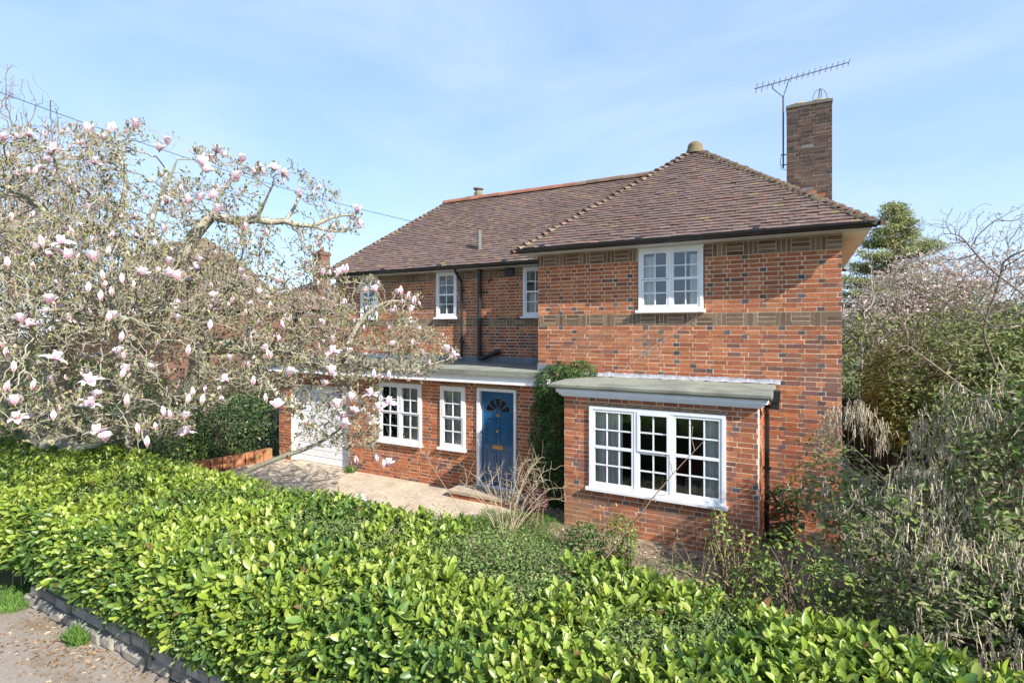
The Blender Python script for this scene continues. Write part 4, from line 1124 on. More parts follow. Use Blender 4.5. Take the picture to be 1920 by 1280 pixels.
# ------------------------------------------------------------------ laurel hedge on its low stone wall
def build_hedge():
    R = rng_(202)
    root = thing('laurel_hedge', (-5, 3.7, 0), 'long clipped hedge of glossy light green laurel above the low stone wall', 'hedge')
    X0, X1, YF, YB, ZT = -15.5, 5.2, 2.92, 5.05, 1.28
    core = MB()
    n = 90; xs = np.linspace(X0, X1, n); v = []
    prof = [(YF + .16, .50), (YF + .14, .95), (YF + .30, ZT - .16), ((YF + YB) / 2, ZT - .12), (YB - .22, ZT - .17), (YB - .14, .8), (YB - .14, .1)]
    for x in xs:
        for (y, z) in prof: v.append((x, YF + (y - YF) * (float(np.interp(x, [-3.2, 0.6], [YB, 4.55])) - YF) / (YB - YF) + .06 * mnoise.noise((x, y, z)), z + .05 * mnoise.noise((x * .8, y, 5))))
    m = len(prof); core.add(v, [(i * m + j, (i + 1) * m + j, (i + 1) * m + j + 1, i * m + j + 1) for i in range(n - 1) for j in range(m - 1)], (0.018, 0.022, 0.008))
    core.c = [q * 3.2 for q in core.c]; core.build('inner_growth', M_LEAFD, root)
    # shoots: points on top and front surface
    def surf(k, front):
        x = R.uniform(X0, X1, k)
        if front:
            z = .40 + (ZT - .42) * R.random(k) ** .85; bul = .10 * np.sin((z - .4) / (ZT - .4) * math.pi)
            zb = .40 + .20 * np.clip((-8.4 - x) / 1.5, 0, 1)
            z = np.maximum(z, zb + R.random(k) * .1)
            y = YF - bul + R.uniform(-.04, .14, k); p = np.stack([x, y, z], 1); out = np.tile([0, -1.0, .18], (k, 1))
        else:
            yb = np.interp(x, [-3.2, 0.6], [YB, 4.55]); y = YF + (yb - YF) * R.random(k); e = np.minimum(y - YF, yb - y)
            z = ZT - .12 * np.clip(1 - e / .28, 0, 1) ** 2 + R.uniform(-.11, .03, k); p = np.stack([x, y, z], 1)
            out = np.stack([np.zeros(k), np.where(yb - y < .25, .6, np.where(y - YF < .25, -.6, 0.)), np.ones(k)], 1)
        hgt = fnoise(p * (1, 1, 0), 1.1, 4.0)
        p[:, 2] += .075 * hgt * (0.3 if front else 1.0); p[:, 1] -= (.07 * hgt if front else 0)
        return p, unit(out)
    def priv(p):            # where small leaved privet and box have seeded into the laurel
        return fnoise(p * (1, 1, .4), .85, 9.0) + .40 * fnoise(p, 2.6, 2.0) + .25 * fnoise(p, 6.5, 2.0) + .20 * np.clip((p[:, 1] - 3.3), 0, 1.6) * (p[:, 0] > -8.5) - .22 * np.clip((3.3 - p[:, 1]) * 3, 0, 1) - .35 * (p[:, 0] < -8.5)
    P1, O1 = surf(10500, True); P2, O2 = surf(17500, False)
    p = np.concatenate([P1, P2]); out = np.concatenate([O1, O2])
    d2 = np.hypot(p[:, 0], p[:, 1])
    mk = priv(p) < np.interp(p[:, 0], [-9, -6], [.40, .34])
    lp, lo = p[mk], out[mk]
    lb = MB()
    tone = fnoise(lp, 1.3, 20.0)
    YOUNG = np.array([(0.245, 0.33, 0.04), (0.285, 0.365, 0.055), (0.20, 0.295, 0.038), (0.33, 0.385, 0.08)])
    MATURE = np.array([(0.095, 0.18, 0.035), (0.12, 0.21, 0.042), (0.08, 0.155, 0.032), (0.15, 0.245, 0.05)])
    st = MB()
    for i in range(len(lp)):
        top = lo[i, 2] > .5
        k = int(R.integers(6, 10)); ax = unit(lo[i] * .8 + np.array((0, 0, .55)) + R.normal(0, .30, 3))
        a0 = R.random() * 6.28; L = R.uniform(.048, .104) * (1.2 if R.random() < .2 else 1)
        ref = unit(np.cross(ax, R.normal(size=3))); ref2 = np.cross(ax, ref)
        an = a0 + np.arange(k) * 2.4; t = np.linspace(0, 1, k)
        rad = ref[None] * np.cos(an)[:, None] + ref2[None] * np.sin(an)[:, None]
        el = .25 + .95 * t
        d = unit(rad * np.cos(el)[:, None] + ax[None] * np.sin(el)[:, None] + R.normal(0, .16, (k, 3)))
        nn = unit(ax[None] * np.cos(el)[:, None] - rad * np.sin(el)[:, None] + R.normal(0, .14, (k, 3)))
        pos = lp[i] + ax[None] * (t[:, None] - .5) * .09
        yng = np.clip(.40 + .9 * tone[i] + (.20 if top else -.12) + (t - .5) * .6, 0, 1)
        c = np.where((R.random(k) < yng)[:, None], cmix(R, k, YOUNG, .12), cmix(R, k, MATURE, .15))
        if R.random() < .03: c[int(R.integers(k))] = (0.20, 0.115, 0.05)
        if R.random() < .01: c[0] = (0.50, 0.40, 0.05)
        lb.inst(LAUREL[0], LAUREL[1], frames(d, nn, L * R.uniform(.75, 1.15, k)), pos, c)
    lb.build('laurel_leaves', M_LEAF, root, smooth=True)
    # small leaved growth
    sb = MB(); sp, so_ = p[~mk][::2], out[~mk][::2]
    k = len(sp) * 40
    q = np.repeat(sp, 40, axis=0) + R.normal(0, .065, (k, 3)); oo = np.repeat(so_, 40, axis=0)
    leaves(sb, R, q, oo, .03, SMALL, [(0.14, 0.21, 0.055), (0.20, 0.275, 0.075), (0.10, 0.16, 0.045), (0.25, 0.30, 0.10), (0.17, 0.16, 0.08), (0.09, 0.17, 0.04)], .6, 1.1)
    sb.build('privet_leaves', M_LEAFD, root)
    for i in range(240):
        x = R.uniform(X0, X1); y = R.uniform(YF + .05, 4.4); z1 = ZT - R.uniform(.05, .2)
        st.tube([(x, y, .1), (x + R.normal(0, .06), y + R.normal(0, .05), .6), (x + R.normal(0, .12), y - R.uniform(-.1, .15), z1)], [.012, .009, .005], 4, (0.17, 0.13, 0.09), cap=False)
    st.build('stems', M_TWIG, root)
build_hedge()

def build_wall():
    R = rng_(303)
    root = thing('low_stone_wall', (-3.5, 3.05, 0), 'low wall of weathered grey stone blocks at the foot of the hedge', 'wall')
    b = MB()
    b.box(-8.55, 4.0, 3.07, 3.4, -.1, .40, (0.16, 0.15, 0.12))
    z = 0.0
    for row, hh in enumerate((.135, .12, .105)):
        x = -8.6 + R.uniform(0, .15)
        while x < 4.0:
            w = R.uniform(.18, .42) if row < 2 else R.uniform(.42, .6)
            y0 = 2.955 + .02 * row + R.normal(0, .014) * (1 if row < 2 else .3)
            e = .018; j = lambda: R.normal(0, .006)
            c = np.array([(0.26, 0.24, 0.20), (0.21, 0.20, 0.175), (0.30, 0.27, 0.22)][R.integers(3)]) * (1 + R.normal(0, .12)) * (.85 if row == 2 else 1)
            v = [(x + .008 + j(), y0 + e, z + .004), (x + w - .008 + j(), y0 + e, z + .004), (x + w - .008 + j(), y0 + e, z + hh - .006), (x + .008 + j(), y0 + e, z + hh - .006),
                 (x + .03 + j(), y0 + j(), z + .025), (x + w - .03 + j(), y0 + j(), z + .025), (x + w - .03 + j(), y0 + j(), z + hh - .025), (x + .03 + j(), y0 + j(), z + hh - .025),
                 (x + .008, 3.08, z + .004), (x + w - .008, 3.08, z + .004), (x + w - .008, 3.08, z + hh - .006), (x + .008, 3.08, z + hh - .006)]
            b.add(v, [(4, 5, 6, 7), (0, 1, 5, 4), (1, 2, 6, 5), (2, 3, 7, 6), (3, 0, 4, 7), (3, 2, 10, 11), (1, 0, 8, 9), (0, 3, 11, 8), (2, 1, 9, 10)], np.clip(c, .03, .6))
            x += w
        z += hh
    b.build('stonework', M_STONE, root)
build_wall()

# ------------------------------------------------------------------ bushes
def bush(name, loc, label, cat, blobs, leaf, tpl, pal, seed, group=None, m=None, stems=12, stem_col=(0.16, 0.12, 0.08), up=.5, core=None, inner=.55, clump=2.2, clamp=None, tonek=.25):
    R = rng_(seed); root = thing(name, loc, label, cat, group); mb = MB(); st = MB()
    for (c, r, k) in blobs:
        p, o = blob(R, k, c, r, inner)
        nz_ = fnoise(p, clump, seed)
        keep = nz_ > R.uniform(-.9, .25, len(p))
        p, o, nz_ = p[keep], o[keep], nz_[keep]
        p = p + o * (nz_ * .22 * min(r))[:, None]
        if clamp is not None:
            kk = clamp(p); p, o, nz_ = p[kk], o[kk], nz_[kk]
        kk = p[:, 2] > .03; p, o, nz_ = p[kk], o[kk], nz_[kk]
        leaves(mb, R, p, o, leaf, tpl, pal, up, tone=1 + tonek * fnoise(p, 1.1, seed + 3))
        for i in range(stems):
            e = np.asarray(c) + rvec(R, 1)[0] * np.asarray(r) * R.uniform(.5, .95)
            if e[2] < .2 or (clamp is not None and not clamp(e[None])[0]): continue
            b0 = np.array((loc[0] + R.normal(0, .12), loc[1] + R.normal(0, .12), loc[2] - .02)); mid = b0 * .45 + e * .55 + np.array((0, 0, .2)) + R.normal(0, .1, 3) * min(r)
            t = np.linspace(0, 1, 7)[:, None]
            st.tube((1 - t) ** 2 * b0 + 2 * t * (1 - t) * mid + t * t * e, np.linspace(.018, .005, 7), 5, stem_col, cap=False)
    mb.build('foliage', m or M_LEAFD, root)
    if st.n: st.build('stems', M_TWIG, root)
    return root
GREEN = [(0.065, 0.125, 0.03), (0.085, 0.155, 0.04), (0.05, 0.10, 0.025), (0.11, 0.18, 0.045)]
DGREEN = [(0.035, 0.075, 0.025), (0.05, 0.095, 0.03), (0.028, 0.06, 0.022), (0.07, 0.12, 0.035)]
LIME = [(0.24, 0.31, 0.05), (0.30, 0.36, 0.07), (0.19, 0.26, 0.05), (0.27, 0.30, 0.08)]
OLIVE = [(0.11, 0.13, 0.05), (0.15, 0.165, 0.06), (0.085, 0.11, 0.04), (0.18, 0.18, 0.075)]
# clipped evergreen between the porch and the bay
bush('clipped_evergreen', (-4.15, 9.4, 0), 'tall dark clipped evergreen filling the corner between the blue door and the bay', 'shrub',
     [((-4.12, 9.42, 0.7), (0.52, 0.50, 0.85), 14000), ((-4.12, 9.40, 1.5), (0.52, 0.50, 0.95), 16000), ((-4.0, 9.36, 2.25), (0.54, 0.50, 0.55), 12000), ((-3.75, 9.6, 2.58), (0.36, 0.24, 0.26), 3500)],
     .036, SMALL, DGREEN + GREEN + [(0.14, 0.20, 0.06)], 401, stems=6, clump=5, inner=.72, clamp=lambda p: (p[:, 1] < 9.77) & ((p[:, 0] < -3.60) | (p[:, 2] > 2.52)) & (p[:, 0] > -4.68))
# garden bed plants
bush('euonymus_bush', P(1165, 1085, 7.55) * (1, 1, 0), 'small fine leaved green shrub standing against the brick below the bay window', 'shrub', [(P(1165, 1010, 7.55), (.24, .2, .36), 1500), (P(1150, 1055, 7.5), (.26, .2, .2), 700)], .032, SMALL, GREEN + LIME[:1], 402, stems=9)
bush('low_shrub', P(1095, 1045, 7.7) * (1, 1, 0), 'low leafy green plant at the left corner of the bay wall', 'shrub', [(P(1098, 1010, 7.8), (.32, .25, .22), 900)], .05, SMALL, GREEN, 403, stems=6)
bush('tall_young_shrub', P(1370, 1120, 6.4) * (1, 1, 0), 'loose upright shrub with fresh yellow green leaves before the right end of the bay', 'shrub', [(P(1345, 1000, 6.4), (.13, .13, .38), 170), (P(1390, 1035, 6.4), (.2, .18, .38), 210), (P(1300, 1090, 6.3), (.35, .25, .2), 260), (P(1440, 1095, 6.2), (.3, .25, .24), 300)], .045, SMALL, LIME + GREEN, 404, stems=12, stem_col=(0.30, 0.22, 0.13))
bush('ground_shrub', P(1245, 1120, 6.6) * (1, 1, 0), 'low blue green tufted shrub between the hedge and the bay wall', 'shrub', [(P(1235, 1080, 6.8), (.3, .25, .22), 1100)], .04, NARROW, [(0.06, 0.11, 0.06), (0.09, 0.14, 0.08)], 405, stems=3)
bush('green_mound', P(905, 1000, 8.4) * (1, 1, 0), 'low mound of green ground plants at the edge of the drive', 'plant', [(P(905, 992, 8.6), (.55, .35, .2), 1800)], .035, SMALL, GREEN + LIME[:2], 406, stems=0, up=1.0)
bush('purple_heather', P(1000, 955, 8.9) * (1, 1, 0), 'small dull purple red plant beside the doorstep', 'plant', [(P(1003, 935, 9.0), (.22, .18, .22), 900)], .03, SMALL, [(0.16, 0.05, 0.06), (0.12, 0.05, 0.05), (0.22, 0.12, 0.13)], 407, stems=6)
bush('seedling_clump', P(880, 1010, 7.9) * (1, 1, 0), 'low pale green weeds spreading over the bed beside the bay', 'plant', [(P(1010, 1000, 8.2), (.55, .4, .12), 1300), (P(960, 1010, 8.0), (.6, .4, .1), 1000)], .03, SMALL, LIME[2:] + GREEN, 408, stems=0, up=1.0)
# boundary planting left of the drive
bush('ivy_bank', (-13.6, 9.0, 0), 'dark glossy ivy covered bank left of the garage', 'shrub', [((-14.2, 9.6, 1.2), (1.3, 1.0, 1.4), 5200), ((-13.4, 8.7, .9), (.85, .9, .95), 3600), ((-14.6, 8.0, 1.0), (1.1, 1.0, 1.2), 3600), ((-13.1, 10.2, 1.4), (.75, .9, 1.5), 3200)], .075, SMALL, DGREEN + GREEN[:2], 409, stems=10, m=M_LEAF)
bush('yellow_green_bush', (-13.3, 7.6, 0), 'yellow green leafy bush beside the terracotta edging of the drive', 'shrub', [((-13.3, 7.55, .55), (.6, .7, .6), 2600)], .06, SMALL, LIME[2:] + GREEN, 410, stems=10)
bush('boundary_evergreen', (-16.5, 7.8, 0), 'broad dark evergreen bush behind the magnolia trunks', 'shrub', [((-16.8, 7.6, 1.3), (2.2, 1.2, 1.5), 6500), ((-19.5, 7.4, 1.4), (2.4, 1.2, 1.6), 5200)], .09, SMALL, DGREEN + GREEN[:2], 411, stems=10)
bush('under_planting', (-11.8, 5.6, 0), 'mixed low green plants under the magnolia behind the hedge', 'plant', [((-11.6, 5.6, .35), (1.3, .7, .4), 2600), ((-14.2, 5.6, .4), (1.6, .7, .5), 2400)], .055, SMALL, GREEN + LIME[2:], 412, stems=6, up=.8)
b = MB(); R = rng_(88)
ep = [(-12.36, 9.35), (-12.40, 8.6), (-12.55, 7.8), (-12.85, 7.0), (-13.3, 6.4)]
for (xa, ya), (xb, yb) in zip(ep[:-1], ep[1:]):
    dx, dy_ = xb - xa, yb - ya; l_ = math.hypot(dx, dy_); nx_, ny_ = -dy_ / l_ * .07, dx / l_ * .07
    for r_ in range(2):
        k = 3
        for i in range(k):
            t0, t1 = i / k + .012, (i + 1) / k - .012
            v = [(xa + dx * t + s_ * nx_, ya + dy_ * t + s_ * ny_, z_) for t in (t0, t1) for s_ in (-1, 1) for z_ in (r_ * .15 + (.0 if r_ == 0 else .006), r_ * .15 + .15)]
            b.add(v, [(0, 1, 3, 2), (4, 6, 7, 5), (0, 4, 5, 1), (2, 3, 7, 6), (0, 2, 6, 4), (1, 5, 7, 3)], np.clip(np.array((0.36, 0.15, 0.075)) * (1 + R.normal(0, .16)), .03, .6))
o = b.build('edging_wall', mat('terracotta', attr=True, rough=.9, var=.3, vscale=5, bump=.4, stain=((0.14, 0.15, 0.05), 2.2, .54, .8)))
o['label'] = 'low curved terracotta brick edging wall beside the drive left of the garage'; o['category'] = 'wall'

# bare rose and long wands in the bed
def wands(name, base, label, tips, seed, col, r0=.009, bow=.35, side=6, buds=None, cat='shrub'):
    R = rng_(seed); root = thing(name, base, label, cat); st = MB(); bd = MB()
    for e in tips:
        b0 = np.asarray(base, float) + np.array((R.normal(0, .05), R.normal(0, .05), 0)); e = np.asarray(e, float)
        mid = b0 * .4 + e * .6 + np.array((0, 0, bow * np.linalg.norm(e - b0))); t = np.linspace(0, 1, 12)[:, None]
        q = (1 - t) ** 2 * b0 + 2 * t * (1 - t) * mid + t * t * e; q[1:-1] += R.normal(0, .008, (10, 3))
        st.tube(q, np.linspace(r0, r0 * .35, 12), 5, np.asarray(col) * (1 + R.normal(0, .1)), cap=False)
        for i in range(side):
            j = R.integers(3, 12); dv_ = rvec(R, 1)[0] + np.array((0, 0, .6)); l_ = R.uniform(.05, .28)
            st.tube([q[j], q[j] + dv_ * l_ * .5 + R.normal(0, .01, 3), q[j] + dv_ * l_], [r0 * .4, r0 * .33, r0 * .22], 4, col, cap=False)
            if buds is not None:
                k = 3; pp = q[j] + dv_ * l_ + R.normal(0, .01, (k, 3))
                bd.inst(SMALL[0], SMALL[1], frames(rvec(R, k) + np.array((0, 0, .8)), rvec(R, k), R.uniform(.02, .045, k)), pp, cmix(R, k, buds, .15))
    st.build('stems', M_TWIG, root, smooth=True)
    if bd.n: bd.build('buds', M_LEAFD, root, kind='stuff')
    return root
R = rng_(91)
wands('bare_rose', P(945, 1030, 8.2) * (1, 1, 0), 'pale leafless rose with arching stems in front of the blue door',
      [P(x, y, d) for x, y, d in ((1022, 858, 8.6), (1056, 915, 8.5), (1000, 872, 8.4), (985, 900, 8.3), (930, 880, 8.4), (905, 905, 8.4), (885, 890, 8.3), (1010, 935, 8.2), (965, 885, 8.6), (880, 930, 8.2), (950, 900, 8.7), (1030, 900, 8.3), (1012, 865, 8.8), (915, 880, 8.7), (870, 910, 8.4), (1040, 880, 8.5), (990, 862, 8.5), (1060, 940, 8.4), (955, 940, 8.3), (920, 930, 8.5), (1025, 950, 8.6), (975, 925, 8.2))], 501, (0.42, 0.34, 0.23), .0058, .42, 16)
wands('magnolia_sapling', P(1085, 1085, 6.9) * (1, 1, 0), 'thin bare sapling with brown buds leaning across the bay window', [P(1320, 826, 6.6), P(1150, 950, 6.8)], 502, (0.26, 0.17, 0.13), .012, .06, 10, [(0.40, 0.26, 0.16), (0.45, 0.36, 0.22)])
wands('long_wand', P(965, 1065, 7.0) * (1, 1, 0), 'single long bare wand leaning left in front of the narrow window', [P(778, 828, 7.4)], 503, (0.30, 0.21, 0.15), .008, .05, 7, [(0.35, 0.25, 0.16)])
wands('twiggy_shrub', P(1300, 1130, 6.2) * (1, 1, 0), 'brown twiggy stems in the bed in front of the bay', [P(x, y, 6.3) for x, y in ((1260, 1060), (1290, 1040), (1320, 1050), (1350, 1020), (1400, 1050), (1240, 1090), (1430, 1080), (1370, 1070))], 504, (0.34, 0.25, 0.16), .006, .1, 5, LIME)

# silk tassel bush at the right
def garrya():
    R = rng_(601)
    root = bush('silk_tassel_bush', (2.3, 7.3, 0), 'large grey green evergreen hung with long pale catkins at the right of the house', 'shrub',
                [((1.0, 7.3, .95), (.95, .8, 1.0), 5000), ((2.4, 7.6, 1.55), (1.35, 1.1, 1.6), 12500), ((3.6, 7.6, 1.8), (1.4, 1.2, 1.9), 13000), ((1.7, 6.2, .75), (1.1, .7, .75), 4200), ((3.2, 5.9, .75), (1.3, .8, .9), 5000), ((.35, 8.6, 1.35), (.5, .5, .65), 1100)],
                .065, SMALL, [(0.15, 0.185, 0.06), (0.19, 0.225, 0.075), (0.24, 0.25, 0.10), (0.11, 0.145, 0.05), (0.29, 0.28, 0.16), (0.18, 0.28, 0.05)], 602, stems=34, stem_col=(0.33, 0.27, 0.20), clump=2.6, inner=.5,
                clamp=lambda p: ~((p[:, 1] > 9.7) & (p[:, 0] < .75)))
    ck = MB(); ks = []
    for (c, r, k) in (((1.0, 7.3, 1.05), (.95, .8, 1.0), 420), ((2.4, 7.6, 1.65), (1.4, 1.15, 1.65), 1150), ((3.6, 7.6, 1.9), (1.4, 1.2, 1.95), 1250), ((1.7, 6.2, .85), (1.2, .8, .8), 420), ((3.2, 5.9, .85), (1.3, .8, 1.0), 460), ((.65, 8.8, 2.0), (.45, .4, .5), 150)):
        p, o = blob(R, k, c, r, .72); n_ = fnoise(p, 1.5, 7.7); kk = (p[:, 2] > .5) & (o[:, 2] > -.35) & (n_ > R.uniform(-.4, .3, k)); ks.append(p[kk])
    p = np.concatenate(ks); p = np.repeat(p, 7, axis=0) + R.normal(0, .035, (len(p) * 7, 3)); k = len(p)
    tv = []; n = 5
    for i in range(n + 1):
        t = i / n; rr = .5 * (1 - .35 * t) * (1 + .25 * (-1) ** i)
        for a in (0, 2.1, 4.2): tv.append((rr * math.cos(a) + 2.2 * t * t, t, rr * math.sin(a)))
    tf = np.array([(i * 3 + j, i * 3 + (j + 1) % 3, i * 3 + 3 + (j + 1) % 3, i * 3 + 3 + j) for i in range(n) for j in range(3)])
    d = np.array((0, 0, -1.0)) + R.normal(0, .16, (k, 3)); L_ = R.uniform(.04, .20, k)
    ck.inst(np.array(tv), tf, frames(d, rvec(R, k), L_, R.uniform(.008, .0125, k)), p, cmix(R, k, [(0.48, 0.42, 0.30), (0.40, 0.36, 0.26), (0.55, 0.48, 0.355), (0.42, 0.345, 0.25)], .12))
    ck.build('catkins', M_LEAFD, root, kind='stuff')
garrya()
bush('lime_seedlings', P(1510, 1130, 5.6) * (1, 1, 0), 'young lime green leafy shoots at the foot of the silk tassel bush', 'plant', [(P(1480, 1060, 5.9), (.35, .3, .4), 420), (P(1560, 1110, 5.4), (.4, .3, .3), 480), (P(1420, 1090, 5.9), (.3, .3, .3), 320)], .055, SMALL, LIME + GREEN, 603, stems=10)
bush('corner_laurel', P(1500, 870, 8.9) * (1, 1, 0), 'small glossy dark shrub against the right end of the brick wall', 'shrub', [(P(1520, 870, 9.0), (.45, .35, .42), 1000), (P(1450, 960, 8.6), (.45, .4, .55), 1500)], .07, SMALL, DGREEN + GREEN[:1], 604, stems=10, m=M_LEAF, clamp=lambda p: (p[:, 1] < 9.75) & ((p[:, 0] > -.4)))

# plants and trees further back at the right
bush('dark_evergreen', (2.9, 13.4, 0), 'big dark evergreen shrub with pale bare stems beyond the side fence', 'shrub',
     [((2.6, 13.6, 2.35), (1.5, 1.3, 1.2), 13000), ((4.3, 13.8, 2.3), (1.5, 1.3, 1.25), 12000), ((1.9, 13.2, 1.8), (.85, .9, .8), 4500), ((6.4, 13.8, 2.3), (1.8, 1.4, 1.35), 9000)], .085, SMALL, [(0.15, 0.175, 0.06), (0.20, 0.22, 0.075), (0.115, 0.145, 0.05), (0.24, 0.235, 0.09), (0.13, 0.19, 0.05)], 605, stems=16, stem_col=(0.26, 0.18, 0.12), clump=1.5)
bush('yellow_topped_shrub', (4.2, 15.8, 0), 'yellow green shrub showing above the dark evergreen', 'shrub', [((3.6, 15.8, 2.9), (1.9, 1.2, 1.15), 6000), ((6.6, 16.2, 3.1), (2.2, 1.2, 1.1), 6000), ((1.5, 16.8, 2.6), (.9, .8, 1.3), 2200)], .09, SMALL, LIME[2:] + OLIVE + [(0.22, 0.22, 0.10)], 606, stems=6, clump=1.5)
f = thing('side_fence', (1.2, 14.6, 0), 'dark stained close boarded fence between the house and the right boundary', 'fence')
b = MB(); R = rng_(9)
for i in range(21):
    x0 = .60 + i * .125; b.box(x0, x0 + .118, 14.6 + R.normal(0, .003), 14.625, 0.05, 1.80 + R.normal(0, .004))
b.build('boards', M_FENCE, f)
b = MB(); b.box(.59, 3.25, 14.59, 14.64, 1.815, 1.85); b.build('capping', M_FENCE, f)
for xx in (.60, 1.95, 3.2):
    b = MB(); b.box(xx, xx + .09, 14.63, 14.72, 0, 1.9); b.build('post', M_FENCE, f)

def tree(name, base, label, cat, shell, n, seed, step, infl, kill, tip, pal, trunk_top, cap_r=.25, group=None, jit=.3, extra=None, trop=(0, 0, .1), split=.03):
    R = rng_(seed); root = thing(name, base, label, cat, group); A = []
    for (c, r, w) in shell:
        k = int(n * w); p, _ = blob(R, k, c, r, .25); A.append(p)
    A = np.concatenate(A); A = A[A[:, 2] > .8]
    nodes, par = limb_nodes([(t, i == 0) for i, t in enumerate(trunk_top)], step)
    nodes = [q for q in smooth_nodes(nodes, par, 2)]
    nodes, par = grow(nodes, par, A, step, infl, kill, 80, jit, seed, trop)
    r, kids = radii(par, tip, 2.2); r = np.minimum(r, cap_r)
    a, b_ = MB(), MB(); branches(a, b_, nodes, par, r, np.asarray(pal), R, split)
    if a.n: a.build('trunk', M_BARK, root, smooth=True)
    if b_.n: b_.build('twigs', M_TWIG, root, smooth=True)
    if extra: extra(root, nodes, par, r, kids, R)
    return root
GREY = [(0.24, 0.20, 0.165), (0.20, 0.17, 0.14), (0.28, 0.235, 0.19)]
def bare_buds(pal, frac=.5, sz=.03):
    def fn(root, nodes, par, r, kids, R):
        t = np.nonzero((r < np.median(r) * 1.6) & (R.random(len(r)) < frac))[0]; k = len(t); m_ = MB()
        m_.inst(SMALL[0], SMALL[1], frames(rvec(R, k) + np.array((0, 0, .5)), rvec(R, k), R.uniform(.5, 1.2, k) * sz), nodes[t], cmix(R, k, pal, .15)); m_.build('buds', M_LEAFD, root, kind='stuff')
    return fn
q = P(1985, 616, 8.6)
tree('bare_tree', (q[0], q[1], 0), 'leafless grey tree reaching in from the right edge above the catkins', 'tree',
     [(P(1880, 470, 8.8), (1.1, 1.0, .8), .55), (P(1760, 560, 8.6), (1.0, .9, 1.0), .32), (P(1720, 660, 8.8), (.9, .8, .7), .2), (P(1800, 430, 9.2), (.7, .6, .5), .12), (P(2050, 480, 8.8), (1.3, 1.2, 1.3), .3)], 2300, 701, .12, 1.6, .15, .0034, [(0.17, 0.14, 0.115), (0.14, 0.12, 0.10), (0.21, 0.175, 0.14)],
     [[(q[0], q[1], 0), (q[0] - .05, q[1], 1.5), (q[0] - .1, q[1], 2.6), (q[0] + .1, q[1] + .1, 4.0)], [P(1985, 760, 8.6), P(1900, 735, 8.6), P(1830, 745, 8.6), P(1760, 690, 8.7), P(1690, 640, 8.8)], [P(1985, 620, 8.6), P(1930, 560, 8.7), P(1850, 500, 8.8), P(1800, 440, 9.0)], [P(1880, 690, 8.6), P(1840, 620, 8.6), P(1870, 540, 8.6), P(1885, 480, 8.6)]], .017, extra=bare_buds([(0.36, 0.26, 0.2), (0.3, 0.3, 0.14)], .5, .028))
def blossom(pal, frac=.8, sz=.05, per=4, rr=.07):
    def fn(root, nodes, par, r, kids, R):
        t = np.nonzero((r < np.median(r) * 1.8) & (R.random(len(r)) < frac))[0]; t = np.repeat(t, per); k = len(t); m_ = MB()
        m_.inst(SMALL[0], SMALL[1], frames(rvec(R, k), rvec(R, k), R.uniform(.6, 1.3, k) * sz), nodes[t] + R.normal(0, rr, (k, 3)), cmix(R, k, pal, .1)); m_.build('blossom', M_PETAL, root, kind='stuff')
    return fn
q = P(1800, 616, 21)
tree('blossom_tree', (q[0], q[1], 0), 'pale pink flowering tree behind the garden shrubs at the far right', 'tree', [(P(1740, 530, 21), (2.2, 1.6, 1.3), .4), (P(1880, 545, 20.5), (2.4, 1.6, 1.7), .45), (P(1650, 600, 21), (1.7, 1.4, 1.2), .25), (P(1990, 560, 20), (1.8, 1.5, 1.6), .2)], 4200, 702, .22, 3, .26, .006, [(0.20, 0.16, 0.14)],
     [[(q[0], q[1], 0), (q[0], q[1], 1.8), (q[0] + .1, q[1], 3.2)]], .2, extra=blossom([(0.72, 0.55, 0.53), (0.66, 0.48, 0.46), (0.56, 0.45, 0.39), (0.36, 0.33, 0.22)], .75, .12, 6, .15))
q = P(1610, 616, 17)
tree('budding_tree', (q[0], q[1], 0), 'hazy grey budding tree just right of the house corner', 'tree', [(P(1640, 520, 18), (1.5, 1.2, 1.1), .5), (P(1600, 620, 17), (1.0, 1.0, 1.2), .5)], 1100, 703, .18, 2, .24, .005, GREY, [[(q[0], q[1], 0), (q[0], q[1], 1.6), (q[0] + .1, q[1], 2.6)]], .1, extra=bare_buds([(0.42, 0.38, 0.26), (0.5, 0.42, 0.36), (0.24, 0.28, 0.10)], .8, .06))

for i, (bx, dd, hh, lab) in enumerate(((1700, 44, 5.2, 'distant olive tree crown far behind the conifer'), (1830, 50, 6.0, 'distant rounded tree far behind the pink blossom'), (1960, 46, 6.4, 'distant tree at the right edge far behind the bare branches'), (520, 60, 5.5, 'distant tree between the neighbouring roofs at the left'))):
    q = P(bx, 616, dd)
    bush('distant_tree', (q[0], q[1], 0), lab, 'tree', [((q[0], q[1], hh * .55), (4.5, 3.0, hh * .5), 5200), ((q[0] + 4, q[1] + 2, hh * .45), (3.5, 3.0, hh * .42), 3500)], .28, SMALL, OLIVE + GREEN, 620 + i, stems=4, clump=.6)

